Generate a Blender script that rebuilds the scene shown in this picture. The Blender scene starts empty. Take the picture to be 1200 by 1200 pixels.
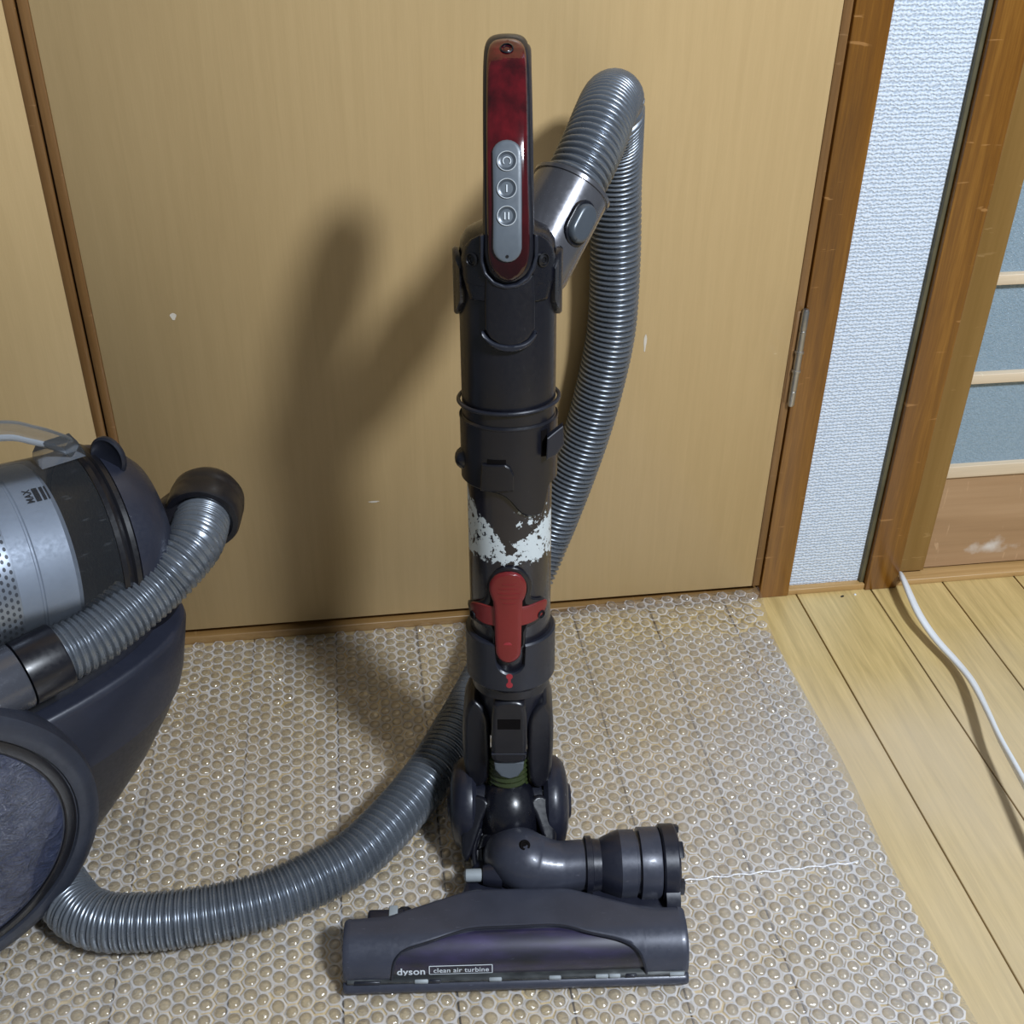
import bpy, bmesh, math, random
from mathutils import Vector, Matrix
from mathutils.geometry import tessellate_polygon
random.seed(7)
PI = math.pi
S = bpy.context.scene
COL = S.collection

# ------------------------------------------------------------------ camera, world, lamp, exposure
F_PX, PITCH, YAW, ROLL = 1333.51, 0.580675, 0.147164, 0.0129229
H_CAM = 0.906
_f = Vector((math.sin(YAW) * math.cos(PITCH), math.cos(YAW) * math.cos(PITCH), -math.sin(PITCH)))
_r = Vector((math.cos(YAW), -math.sin(YAW), 0))
_u = _r.cross(_f)
CR = _r * math.cos(ROLL) + _u * math.sin(ROLL)
CU = -_r * math.sin(ROLL) + _u * math.cos(ROLL)
CF = _f
CAM = Vector((0, 0, H_CAM))
cam_data = bpy.data.cameras.new('camera')
cam_data.sensor_width = 36.0
cam_data.lens = F_PX / 1200 * 36
cam_data.clip_start = 0.01
cam = bpy.data.objects.new('camera', cam_data)
COL.objects.link(cam)
cam.matrix_world = Matrix(((CR.x, CU.x, -CF.x, CAM.x), (CR.y, CU.y, -CF.y, CAM.y), (CR.z, CU.z, -CF.z, CAM.z), (0, 0, 0, 1)))
S.camera = cam

S.view_settings.view_transform = 'Standard'
S.view_settings.look = 'None'
S.view_settings.gamma = 1
S.view_settings.use_curve_mapping = False
S.view_settings.exposure = 0.0

world = bpy.data.worlds.new('room_light')
S.world = world
world.use_nodes = True
wn = world.node_tree
wn.nodes['Background'].inputs['Color'].default_value = (0.80, 0.90, 1.0, 1)
wn.nodes['Background'].inputs['Strength'].default_value = 0.16

lamp = bpy.data.lights.new('ceiling_lamp', 'AREA')
lamp.shape = 'DISK'
lamp.size = 0.34
lamp.energy = 88
lamp.color = (0.86, 0.94, 1.04)
lamp_o = bpy.data.objects.new('ceiling_lamp', lamp)
COL.objects.link(lamp_o)
lamp_o.location = (1.14, -0.80, 2.30)
lamp_o.rotation_euler = (Vector((0.1, 0.9, 0.3)) - lamp_o.location).to_track_quat('-Z', 'Y').to_euler()


# ------------------------------------------------------------------ pixel rays onto real planes (used only while measuring)
def ray(px, py):
    return CR * ((px - 600) / F_PX) - CU * ((py - 600) / F_PX) + CF


def at_z(px, py, z=0.0):
    d = ray(px, py)
    return CAM + d * ((z - H_CAM) / d.z)


def at_y(px, py, y):
    d = ray(px, py)
    return CAM + d * (y / d.y)


def at_d(px, py, dep):
    return CAM + ray(px, py) * dep


# ------------------------------------------------------------------ mesh helpers
class MB:
    def __init__(self):
        self.v, self.f, self.m = [], [], []

    def add(self, verts, faces, M=None, mi=0):
        o = len(self.v)
        for p in verts:
            p = Vector(p)
            self.v.append(M @ p if M is not None else p)
        for f in faces:
            self.f.append([i + o for i in f])
            self.m.append(mi)
        return self

    def obj(self, name, mat, parent=None, ang=35, smooth=True):
        me = bpy.data.meshes.new(name)
        me.from_pydata([tuple(p) for p in self.v], [], self.f)
        mats = mat if isinstance(mat, (list, tuple)) else [mat]
        for k in mats:
            me.materials.append(k)
        if len(mats) > 1:
            me.polygons.foreach_set('material_index', self.m)
        me.validate()
        bm = bmesh.new()
        bm.from_mesh(me)
        bmesh.ops.recalc_face_normals(bm, faces=bm.faces)
        bm.to_mesh(me)
        bm.free()
        if smooth:
            me.polygons.foreach_set('use_smooth', [True] * len(me.polygons))
            me.set_sharp_from_angle(angle=math.radians(ang))
        o = bpy.data.objects.new(name, me)
        COL.objects.link(o)
        if parent is not None:
            o.parent = parent
        return o


def axis_matrix(origin, z, xhint=(1, 0, 0)):
    z = Vector(z).normalized()
    x = Vector(xhint)
    x = x - z * x.dot(z)
    if x.length < 1e-5:
        x = Vector((0, 1, 0)) - z * z.y
    x.normalize()
    y = z.cross(x)
    o = Vector(origin)
    return Matrix(((x.x, y.x, z.x, o.x), (x.y, y.y, z.y, o.y), (x.z, y.z, z.z, o.z), (0, 0, 0, 1)))


def lathe(prof, seg=40, a0=0.0, a1=2 * PI):
    full = abs(a1 - a0 - 2 * PI) < 1e-6
    n = seg if full else seg + 1
    v, f, rows = [], [], []
    for r, z in prof:
        if r < 1e-7:
            v.append((0, 0, z))
            rows.append([len(v) - 1] * n)
        else:
            row = []
            for i in range(n):
                a = a0 + (a1 - a0) * i / seg
                v.append((r * math.cos(a), r * math.sin(a), z))
                row.append(len(v) - 1)
            rows.append(row)
    for k in range(len(rows) - 1):
        for i in range(seg):
            j = (i + 1) % n
            q = [rows[k][i], rows[k][j], rows[k + 1][j], rows[k + 1][i]]
            q2 = []
            for t in q:
                if t not in q2:
                    q2.append(t)
            if len(q2) > 2:
                f.append(q2)
    return v, f


def loft(rings, closed=True, cap=True):
    v, f = [], []
    n = len(rings[0])
    for r in rings:
        v += [tuple(p) for p in r]
    for k in range(len(rings) - 1):
        for i in range(n if closed else n - 1):
            j = (i + 1) % n
            f.append([k * n + i, k * n + j, (k + 1) * n + j, (k + 1) * n + i])
    if cap and closed:
        f.append(list(range(n))[::-1])
        f.append([(len(rings) - 1) * n + i for i in range(n)])
    return v, f


def catmull(pts, n):
    pts = [Vector(p) for p in pts]
    P = [pts[0] * 2 - pts[1]] + pts + [pts[-1] * 2 - pts[-2]]
    out = []
    for i in range(1, len(P) - 2):
        a, b, c, d = P[i - 1], P[i], P[i + 1], P[i + 2]
        for k in range(n):
            t = k / n
            out.append(0.5 * ((2 * b) + (c - a) * t + (2 * a - 5 * b + 4 * c - d) * t * t + (3 * b - a - 3 * c + d) * t ** 3))
    out.append(pts[-1])
    return out


def resample(path, step=None, n=None):
    L = [0.0]
    for a, b in zip(path, path[1:]):
        L.append(L[-1] + (b - a).length)
    if n is None:
        n = max(2, int(round(L[-1] / step)))
    out, k = [], 0
    for i in range(n + 1):
        t = L[-1] * i / n
        while k < len(L) - 2 and L[k + 1] < t:
            k += 1
        w = (t - L[k]) / max(1e-9, L[k + 1] - L[k])
        out.append(path[k].lerp(path[k + 1], w))
    return out, L[-1]


def frames(path, up=Vector((0, 0, 1))):
    T = []
    for i in range(len(path)):
        a, b = path[max(0, i - 1)], path[min(len(path) - 1, i + 1)]
        T.append((b - a).normalized())
    x = up - T[0] * up.dot(T[0])
    if x.length < 1e-3:
        x = Vector((1, 0, 0)) - T[0] * T[0].x
    x.normalize()
    fr = []
    for i, t in enumerate(T):
        if i:
            q = T[i - 1].rotation_difference(t)
            x = q @ x
            x = (x - t * x.dot(t)).normalized()
        fr.append((x.copy(), t.cross(x)))
    return fr


def tube(path, radii, seg=20, section=None, up=Vector((0, 0, 1)), cap=True):
    """sweep a circle, or section(i) -> list of (a, b), along the path"""
    fr = frames(path, up)
    rings = []
    for i, p in enumerate(path):
        x, y = fr[i]
        if section is None:
            r = radii[i] if isinstance(radii, (list, tuple)) else radii
            sec = [(r * math.cos(2 * PI * k / seg), r * math.sin(2 * PI * k / seg)) for k in range(seg)]
        else:
            sec = section(i)
        rings.append([p + x * a + y * b for a, b in sec])
    return loft(rings, True, cap)


def corrugated(path, pitch0, pitch1, r, seg=28, depth=0.0034, d0=0.0, d1=0.0):
    """ridged hose; pitch and the strength of the second small ridge change from one end to the other"""
    dense, L = resample(path, n=500)
    fr0 = frames(dense)
    step = L / 500
    ts = [0.0, .12, .26, .40, .54, .64, .74, .84, .93]
    one = [0.0, .62, .95, 1.0, .90, .62, .30, .10, .0]
    two = [0.0, .68, 1.0, .92, .48, .55, .78, .55, .06]
    rings = []
    d = 0.0
    while d < L:
        w0 = d / L
        p_ = pitch0 + (pitch1 - pitch0) * max(0.0, min(1.0, (w0 - .45) / .3))
        m_ = d0 + (d1 - d0) * max(0.0, min(1.0, (w0 - .45) / .25))
        for t, h1, h2 in zip(ts, one, two):
            dd = min(L - 1e-6, d + t * p_)
            k = min(499, int(dd / step))
            w = dd / step - k
            p = dense[k].lerp(dense[k + 1], w)
            x = fr0[k][0].lerp(fr0[k + 1][0], w).normalized()
            y = fr0[k][1].lerp(fr0[k + 1][1], w).normalized()
            rr = r - depth * (1 - (h1 + (h2 - h1) * m_))
            rings.append([p + x * (rr * math.cos(2 * PI * j / seg)) + y * (rr * math.sin(2 * PI * j / seg)) for j in range(seg)])
        d += p_
    return loft(rings)


def box(sx, sy, sz, bev=0.0, seg=2, c=(0, 0, 0)):
    bm = bmesh.new()
    bmesh.ops.create_cube(bm, size=1.0)
    for v in bm.verts:
        v.co = Vector((v.co.x * sx, v.co.y * sy, v.co.z * sz)) + Vector(c)
    if bev > 0:
        bmesh.ops.bevel(bm, geom=bm.edges[:], offset=bev, segments=seg, affect='EDGES', profile=0.5)
    bm.verts.index_update()
    v = [x.co.copy() for x in bm.verts]
    f = [[q.index for q in x.verts] for x in bm.faces]
    bm.free()
    return v, f


def span(x0, x1, y0, y1, z0, z1, bev=0.0, seg=2):
    return box(x1 - x0, y1 - y0, z1 - z0, bev, seg, ((x0 + x1) / 2, (y0 + y1) / 2, (z0 + z1) / 2))


def area2(p):
    return sum(p[i][0] * p[(i + 1) % len(p)][1] - p[(i + 1) % len(p)][0] * p[i][1] for i in range(len(p)))


def densify(p, step):
    out = []
    for i in range(len(p)):
        a, b = p[i], p[(i + 1) % len(p)]
        n = max(1, int(math.ceil(math.dist(a, b) / step)))
        for k in range(n):
            out.append((a[0] + (b[0] - a[0]) * k / n, a[1] + (b[1] - a[1]) * k / n))
    return out


def smooth_poly(p, it=2):
    for _ in range(it):
        q = []
        for i in range(len(p)):
            a, b = p[i], p[(i + 1) % len(p)]
            q.append((a[0] * .75 + b[0] * .25, a[1] * .75 + b[1] * .25))
            q.append((a[0] * .25 + b[0] * .75, a[1] * .25 + b[1] * .75))
        p = q
    return p


def inset(p, d):
    n = len(p)
    out = []
    for i in range(n):
        a, b, c = Vector(p[i - 1]), Vector(p[i]), Vector(p[(i + 1) % n])
        e1, e2 = (b - a), (c - b)
        n1 = Vector((-e1.y, e1.x)).normalized() if e1.length > 0 else Vector((0, 0))
        n2 = Vector((-e2.y, e2.x)).normalized() if e2.length > 0 else Vector((0, 0))
        m = n1 + n2
        if m.length < 1e-6:
            m = n1
        m.normalize()
        k = max(0.5, m.dot(n1))
        q = b + m * (d / k)
        out.append((q.x, q.y))
    return out


def fill2d(q, lim):
    """triangulate a polygon; its own points come first; inner edges longer than lim are halved"""
    pv = list(q)
    tris = [list(t) for t in tessellate_polygon([[Vector((a, b, 0)) for a, b in q]])]
    for _ in range(4):
        cnt = {}
        for t in tris:
            for i in range(3):
                e = tuple(sorted((t[i], t[(i + 1) % 3])))
                cnt[e] = cnt.get(e, 0) + 1
        mid = {}
        for e, c in cnt.items():
            if c > 1 and math.dist(pv[e[0]], pv[e[1]]) > lim:
                mid[e] = len(pv)
                pv.append(((pv[e[0]][0] + pv[e[1]][0]) / 2, (pv[e[0]][1] + pv[e[1]][1]) / 2))
        if not mid:
            break
        out = []
        for t in tris:
            m = [mid.get(tuple(sorted((t[i], t[(i + 1) % 3])))) for i in range(3)]
            k = sum(x is not None for x in m)
            if k == 0:
                out.append(t)
            elif k == 3:
                out += [[t[0], m[0], m[2]], [m[0], t[1], m[1]], [m[2], m[1], t[2]], m]
            elif k == 1:
                i = [x is not None for x in m].index(True)
                a, b, c = t[i], t[(i + 1) % 3], t[(i + 2) % 3]
                out += [[a, m[i], c], [m[i], b, c]]
            else:
                i = [x is None for x in m].index(True)
                a, b, c = t[i], t[(i + 1) % 3], t[(i + 2) % 3]
                mb_, mc = m[(i + 1) % 3], m[(i + 2) % 3]
                out += [[a, b, mb_], [a, mb_, mc], [mc, mb_, c]]
        tris = out
    return pv, tris


def plate(outline, fmap, h, bev=0.0005, step=0.002, base=-0.001, round_it=0):
    """solid plate with a bevelled rim following the surface fmap(a, b, height)"""
    p = list(outline)
    if area2(p) < 0:
        p = p[::-1]
    if round_it:
        p = smooth_poly(p, round_it)
    p = densify(p, step)
    q = inset(p, bev)
    n = len(p)
    v = [fmap(a, b, base) for a, b in p] + [fmap(a, b, h - bev) for a, b in p]
    f = []
    for i in range(n):
        j = (i + 1) % n
        f.append([i, j, n + j, n + i])
    pv, tris = fill2d(q, step * 1.6)
    o = 2 * n
    for a, b in pv:
        v.append(fmap(a, b, h))
    for x in tris:
        f.append([o + y for y in x])
    for i in range(n):
        j = (i + 1) % n
        f.append([n + i, n + j, o + j, o + i])
    return v, f


def shell(R, th, phis, s0, s1):
    """curved wall of thickness th; phi is measured from the front (-y); s0(phi), s1(phi) its lower and upper edge"""
    v, f = [], []
    N = 4
    for p in phis:
        d = Vector((math.sin(p), -math.cos(p), 0))
        b, t = s0(p), s1(p)
        e = min(th * 0.35, abs(t - b) * .2)
        pr = [(R - th, b), (R - e, b), (R, b + e), (R, t - e), (R - e, t), (R - th, t)]
        for r, z in pr:
            v.append(d * r + Vector((0, 0, z)))
    n = 6
    for i in range(len(phis) - 1):
        for k in range(n):
            l = (k + 1) % n
            f.append([i * n + k, i * n + l, (i + 1) * n + l, (i + 1) * n + k])
    if abs((phis[-1] - phis[0]) - 2 * PI) > 1e-3:
        f.append(list(range(n)))
        f.append([(len(phis) - 1) * n + k for k in range(n)][::-1])
    return v, f


def lin(a, b, n):
    return [a + (b - a) * i / (n - 1) for i in range(n)]


def text_mesh(txt, size, space=1.0, bold=0.0):
    c = bpy.data.curves.new('lettering', 'FONT')
    c.body = txt
    c.size = size
    c.space_character = space
    c.offset = bold
    c.align_x = 'LEFT'
    o = bpy.data.objects.new('lettering', c)
    COL.objects.link(o)
    bpy.context.view_layer.update()
    dg = bpy.context.evaluated_depsgraph_get()
    e = o.evaluated_get(dg)
    me = e.to_mesh()
    v = [x.co.copy() for x in me.vertices]
    f = [list(x.vertices) for x in me.polygons]
    e.to_mesh_clear()
    bpy.data.objects.remove(o)
    bpy.data.curves.remove(c)
    return v, f


def tag(o, label=None, cat=None, group=None, kind=None):
    if label:
        o['label'] = label
    if cat:
        o['category'] = cat
    if group:
        o['group'] = group
    if kind:
        o['kind'] = kind
    return o


def empty(name, M):
    o = bpy.data.objects.new(name, None)
    COL.objects.link(o)
    o.empty_display_size = 0.02
    o.matrix_world = M
    return o


# ------------------------------------------------------------------ materials
class NT:
    def __init__(self, name):
        self.m = bpy.data.materials.new(name)
        self.m.use_nodes = True
        self.t = self.m.node_tree
        self.b = self.t.nodes['Principled BSDF']
        self.out = self.t.nodes['Material Output']

    def n(self, typ, **kw):
        x = self.t.nodes.new(typ)
        for k, val in kw.items():
            if k.startswith('i_'):
                x.inputs[k[2:].replace('_', ' ')].default_value = val
            else:
                setattr(x, k, val)
        return x

    def l(self, a, b):
        self.t.links.new(a, b)

    def coords(self, scale=(1, 1, 1), kind='Object'):
        tc = self.n('ShaderNodeTexCoord')
        mp = self.n('ShaderNodeMapping')
        mp.inputs['Scale'].default_value = scale
        self.l(tc.outputs[kind], mp.inputs['Vector'])
        return mp.outputs['Vector']

    def noise(self, vec, scale, detail=3, rough=.55, dist=0.0):
        x = self.n('ShaderNodeTexNoise')
        x.inputs['Scale'].default_value = scale
        x.inputs['Detail'].default_value = detail
        x.inputs['Roughness'].default_value = rough
        x.inputs['Distortion'].default_value = dist
        if vec is not None:
            self.l(vec, x.inputs['Vector'])
        return x.outputs['Fac']

    def ramp(self, fac, stops):
        x = self.n('ShaderNodeValToRGB')
        cr = x.color_ramp
        while len(cr.elements) < len(stops):
            cr.elements.new(0.5)
        for e, (p, c) in zip(cr.elements, stops):
            e.position = p
            e.color = (*c, 1) if len(c) == 3 else c
        self.l(fac, x.inputs['Fac'])
        return x.outputs['Color']

    def mixc(self, fac, a, b, mode='MIX'):
        x = self.n('ShaderNodeMix', data_type='RGBA', blend_type=mode)
        for sock, val in ((x.inputs[0], fac), (x.inputs[6], a), (x.inputs[7], b)):
            if isinstance(val, (int, float)):
                sock.default_value = val
            elif isinstance(val, tuple):
                sock.default_value = (*val, 1) if len(val) == 3 else val
            else:
                self.l(val, sock)
        return x.outputs[2]

    def math(self, op, a, b=0.0):
        x = self.n('ShaderNodeMath', operation=op)
        for s, val in ((x.inputs[0], a), (x.inputs[1], b)):
            if isinstance(val, (int, float)):
                s.default_value = val
            else:
                self.l(val, s)
        return x.outputs[0]

    def bump(self, h, strength, dist=0.001):
        x = self.n('ShaderNodeBump')
        x.inputs['Strength'].default_value = strength
        x.inputs['Distance'].default_value = dist
        self.l(h, x.inputs['Height'])
        self.l(x.outputs['Normal'], self.b.inputs['Normal'])
        return x.outputs['Normal']

    def set(self, **kw):
        for k, val in kw.items():
            s = self.b.inputs[k.replace('_', ' ')]
            if isinstance(val, (int, float)):
                s.default_value = val
            elif isinstance(val, tuple):
                s.default_value = (*val, 1) if len(val) == 3 else val
            else:
                self.l(val, s)
        return self


def plastic(name, col, rough=0.3, metal=0.0, coat=0.0, var=0.12, bump=0.05, scr=0.0):
    t = NT(name)
    vec = t.coords()
    n1 = t.noise(vec, 35, 4)
    lo = tuple(c * (1 - var) for c in col)
    hi = tuple(c * (1 + var) for c in col)
    c = t.ramp(n1, [(0.3, lo), (0.7, hi)])
    if scr > 0:
        v2 = t.coords((140, 900, 140))
        s = t.ramp(t.noise(v2, 1.0, 2), [(0.70, (0, 0, 0)), (0.78, (scr, scr, scr))])
        c = t.mixc(s, c, tuple(min(1, x * 3 + .12) for x in col))
    n2 = t.noise(vec, 260, 2)
    r = t.ramp(n2, [(0.3, (rough * .85,) * 3), (0.75, (min(1, rough * 1.2),) * 3)])
    t.set(Base_Color=c, Roughness=r, Metallic=metal, Coat_Weight=coat)
    t.b.inputs['Coat Roughness'].default_value = 0.12
    if bump:
        t.bump(n2, bump, 0.0004)
    return t.m


def wood(name, dark, mid, light, axis='Z', rough=0.35, scale=1.0, worn=0.0, grain=1.0, coat=0.3):
    t = NT(name)
    st = {'Z': (1, 1, .045), 'Y': (1, .045, 1), 'X': (.045, 1, 1)}[axis]
    oi = t.n('ShaderNodeObjectInfo')
    tc = t.n('ShaderNodeTexCoord')
    ad = t.n('ShaderNodeVectorMath', operation='MULTIPLY_ADD')
    t.l(oi.outputs['Random'], ad.inputs[0])
    ad.inputs[1].default_value = (3.1, 7.7, 5.3)
    t.l(tc.outputs['Object'], ad.inputs[2])
    mp = t.n('ShaderNodeMapping')
    mp.inputs['Scale'].default_value = st
    t.l(ad.outputs[0], mp.inputs['Vector'])
    vec = mp.outputs['Vector']
    broad = t.noise(vec, 55 * scale, 3, .5, 0.8)
    fine = t.noise(vec, 420 * scale, 3, .6)
    mixv = t.math('ADD', t.math('MULTIPLY', broad, 1 - .35 * grain), t.math('MULTIPLY', fine, .35 * grain))
    c = t.ramp(mixv, [(0.32, dark), (0.5, mid), (0.68, light)])
    if worn > 0:
        v3 = t.n('ShaderNodeMapping')
        v3.inputs['Scale'].default_value = {'Z': (9, 9, 55), 'Y': (9, 55, 9), 'X': (55, 9, 9)}[axis]
        t.l(ad.outputs[0], v3.inputs['Vector'])
        sc = t.ramp(t.noise(v3.outputs['Vector'], 2.2, 3, .6, .4), [(0.66, (0, 0, 0)), (0.71, (worn,) * 3)])
        c = t.mixc(sc, c, tuple(min(1, x * 1.5 + .06) for x in light))
    t.set(Base_Color=c, Roughness=rough, Coat_Weight=coat)
    t.b.inputs['Coat Roughness'].default_value = 0.25
    t.bump(fine, .12, .0005)
    return t.m


M = {}
M['veneer'] = wood('door_veneer', (0.518, 0.359, 0.171), (0.542, 0.378, 0.182), (0.566, 0.398, 0.194), 'Z', .42, 2.2, 0, 1.0, .15)
M['post'] = wood('varnished_post_wood', (0.120, 0.044, 0.004), (0.194, 0.075, 0.006), (0.289, 0.125, 0.015), 'Z', .36, 1.3, .55, .9, .3)
M['stile'] = wood('sliding_door_wood', (0.202, 0.107, 0.021), (0.240, 0.131, 0.031), (0.283, 0.162, 0.046), 'Z', .5, .6, .35, .7, .1)
M['edge'] = wood('door_edge_wood', (0.164, 0.077, 0.023), (0.223, 0.111, 0.036), (0.294, 0.154, 0.056), 'Z', .45, 1.0, .3, .9, .1)
M['thresh'] = wood('threshold_wood', (0.153, 0.078, 0.021), (0.213, 0.115, 0.035), (0.273, 0.159, 0.056), 'X', .45, .9, .2, .9, .1)
M['bead'] = plastic('grey_green_bead', (.115, .100, .055), .5, 0, 0, .2, .05)
M['sill'] = wood('sill_wood', (0.360, 0.205, 0.067), (0.458, 0.272, 0.101), (0.545, 0.338, 0.139), 'X', .45, .9, .2, .9, .1)
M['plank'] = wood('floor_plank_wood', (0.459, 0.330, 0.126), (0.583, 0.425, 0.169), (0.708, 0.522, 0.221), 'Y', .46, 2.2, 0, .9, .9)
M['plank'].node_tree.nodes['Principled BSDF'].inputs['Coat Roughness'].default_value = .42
M['pale'] = wood('pale_muntin_wood', (0.600, 0.471, 0.317), (0.687, 0.543, 0.374), (0.763, 0.615, 0.442), 'X', .5, .8, .2, .8, 0)
M['panel'] = wood('lower_panel_wood', (0.294, 0.169, 0.082), (0.376, 0.225, 0.115), (0.458, 0.287, 0.158), 'X', .45, .35, .3, .6, .1)

pm = M['plank'].node_tree  # floor glare away from the wall, painted into the planks as a paler colour
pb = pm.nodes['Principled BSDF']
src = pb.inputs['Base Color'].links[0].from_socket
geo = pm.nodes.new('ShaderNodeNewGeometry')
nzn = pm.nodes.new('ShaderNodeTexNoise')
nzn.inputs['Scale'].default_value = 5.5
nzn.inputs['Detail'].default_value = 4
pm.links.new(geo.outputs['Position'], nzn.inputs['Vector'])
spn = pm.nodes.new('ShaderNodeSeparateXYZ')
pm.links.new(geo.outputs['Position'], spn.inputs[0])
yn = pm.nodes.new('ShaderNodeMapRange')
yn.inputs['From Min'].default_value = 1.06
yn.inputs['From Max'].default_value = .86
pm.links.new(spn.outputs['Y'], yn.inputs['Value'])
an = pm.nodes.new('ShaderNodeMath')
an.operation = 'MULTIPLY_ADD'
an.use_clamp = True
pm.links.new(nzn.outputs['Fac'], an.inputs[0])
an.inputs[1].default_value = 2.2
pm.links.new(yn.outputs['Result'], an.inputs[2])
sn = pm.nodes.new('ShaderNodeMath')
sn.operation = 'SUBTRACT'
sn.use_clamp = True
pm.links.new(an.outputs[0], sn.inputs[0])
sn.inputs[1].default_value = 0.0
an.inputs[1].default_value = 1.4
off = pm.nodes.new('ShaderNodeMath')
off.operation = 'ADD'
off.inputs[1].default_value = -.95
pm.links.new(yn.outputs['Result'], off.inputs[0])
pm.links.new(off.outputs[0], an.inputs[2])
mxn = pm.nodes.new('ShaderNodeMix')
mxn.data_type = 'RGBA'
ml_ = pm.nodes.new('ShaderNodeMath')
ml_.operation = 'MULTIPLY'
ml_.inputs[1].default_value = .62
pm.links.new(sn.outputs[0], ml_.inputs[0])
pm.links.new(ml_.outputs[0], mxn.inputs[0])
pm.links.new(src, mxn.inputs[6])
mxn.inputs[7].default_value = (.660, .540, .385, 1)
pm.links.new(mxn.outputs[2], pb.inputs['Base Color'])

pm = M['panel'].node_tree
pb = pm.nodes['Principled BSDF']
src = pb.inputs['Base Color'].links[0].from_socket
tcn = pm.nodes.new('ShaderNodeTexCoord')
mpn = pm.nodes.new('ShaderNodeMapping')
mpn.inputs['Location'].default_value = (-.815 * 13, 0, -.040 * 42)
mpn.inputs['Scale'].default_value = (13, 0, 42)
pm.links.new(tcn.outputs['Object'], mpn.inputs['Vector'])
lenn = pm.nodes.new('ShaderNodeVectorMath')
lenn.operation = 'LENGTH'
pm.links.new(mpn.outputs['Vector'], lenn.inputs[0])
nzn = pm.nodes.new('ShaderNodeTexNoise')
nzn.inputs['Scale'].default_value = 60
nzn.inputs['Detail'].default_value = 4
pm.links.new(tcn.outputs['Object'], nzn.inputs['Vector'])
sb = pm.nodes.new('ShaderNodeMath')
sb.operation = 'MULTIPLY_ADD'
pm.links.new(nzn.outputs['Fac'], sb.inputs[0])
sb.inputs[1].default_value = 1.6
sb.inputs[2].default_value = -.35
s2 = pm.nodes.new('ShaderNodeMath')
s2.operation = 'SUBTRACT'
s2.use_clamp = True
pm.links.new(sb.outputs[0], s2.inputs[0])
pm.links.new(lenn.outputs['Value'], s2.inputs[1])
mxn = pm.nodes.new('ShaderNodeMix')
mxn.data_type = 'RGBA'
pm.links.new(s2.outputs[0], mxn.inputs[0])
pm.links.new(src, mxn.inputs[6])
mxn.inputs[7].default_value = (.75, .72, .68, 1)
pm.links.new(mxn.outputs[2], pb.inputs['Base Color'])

t = NT('white_wallpaper')
vec = t.coords()
wv = t.n('ShaderNodeTexWave', wave_type='BANDS', bands_direction='Z')
wv.inputs['Scale'].default_value = 70
wv.inputs['Distortion'].default_value = 5.0
wv.inputs['Detail'].default_value = 2
wv.inputs['Detail Scale'].default_value = 3
t.l(vec, wv.inputs['Vector'])
wx = t.n('ShaderNodeTexWave', wave_type='BANDS', bands_direction='X')
wx.inputs['Scale'].default_value = 70
wx.inputs['Distortion'].default_value = 4
wx.inputs['Detail'].default_value = 2
wx.inputs['Detail Scale'].default_value = 3
t.l(vec, wx.inputs['Vector'])
hh = t.math('ADD', t.math('MULTIPLY', wv.outputs['Fac'], .75), t.math('MULTIPLY', wx.outputs['Fac'], .35))
c = t.ramp(hh, [(0.1, (.45, .53, .64)), (0.6, (.64, .71, .81)), (1.0, (.74, .80, .88))])
t.set(Base_Color=c, Roughness=.75)
t.bump(hh, .7, .0012)
M['paper'] = t.m

t = NT('frosted_glass')
vec = t.coords()
n1 = t.noise(vec, 520, 2, .6)
c = t.ramp(t.noise(vec, 300, 3), [(0.35, (.305, .415, .500)), (0.65, (.370, .480, .565))])
t.set(Base_Color=c, Roughness=.22, Transmission_Weight=.25)
t.bump(n1, .9, .0015)
M['frost'] = t.m

M['black'] = plastic('black_plastic', (.0075, .0075, .0105), .34, 0.0, 0.15, .15, .03)
M['wand'] = plastic('wand_plastic', (.0062, .0064, .0105), .33, 0.0, 0.12, .12, .03, .10)
M['wand_dark'] = plastic('wand_dark_plastic', (.0050, .0054, .0095), .30, 0, 0.15, .15, .03)
M['cuff'] = plastic('cuff_plastic', (.0140, .0160, .0255), .38, 0.1, 0.08, .1, .08)
M['head'] = plastic('floor_head_plastic', (.047, .051, .072), .38, 0.2, 0.08, .12, .10, .25)
M['headd'] = plastic('floor_head_dark_plastic', (.0145, .0160, .0270), .36, 0.1, 0.1, .12, .08)
M['hose'] = plastic('silver_hose_plastic', (.175, .195, .225), .30, 0.6, 0, .08, .0)
M['collar'] = plastic('silver_collar_plastic', (0.135, 0.135, 0.15), .24, .6, .3, .1, .03, .15)
M['pipe'] = plastic('grey_pipe_plastic', (0.085, 0.09, 0.11), .25, .4, .3, .1, .03)
M['bodyc'] = plastic('canister_plastic', (.0210, .0240, .0390), .40, .1, .1, .1, .10, .12)
M['bodyd'] = plastic('canister_dark_plastic', (.0080, .0090, .0165), .42, 0, .1, .15, .08)
M['tyre'] = plastic('wheel_tyre_rubber', (.024, .028, .042), .48, 0, .05, .18, .12, .10)
M['grey'] = plastic('button_grey_plastic', (.105, .122, .142), .42, 0.1, 0.05, .06, .03)
M['button'] = plastic('button_dome_plastic', (.070, .082, .098), .32, 0.2, 0.1, .06, .02)
M['mark'] = plastic('pale_print', (.62, .66, .70), .5, 0, 0, .05, 0)
M['red'] = plastic('red_plastic', (.165, .0105, .0125), .36, 0, 0.15, .10, .03)
M['redp'] = plastic('red_print', (.30, .02, .03), .5, 0, 0, .05, 0)
M['green'] = plastic('green_bellows_plastic', (.030, .042, .014), .30, 0, .3, .15, .03)
M['knob'] = plastic('grey_knob_plastic', (.30, .33, .35), .5, 0, 0, .15, .3)
M['silver'] = plastic('inner_cyclone_silver', (.30, .335, .39), .50, .30, 0, .06, .02)
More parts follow.
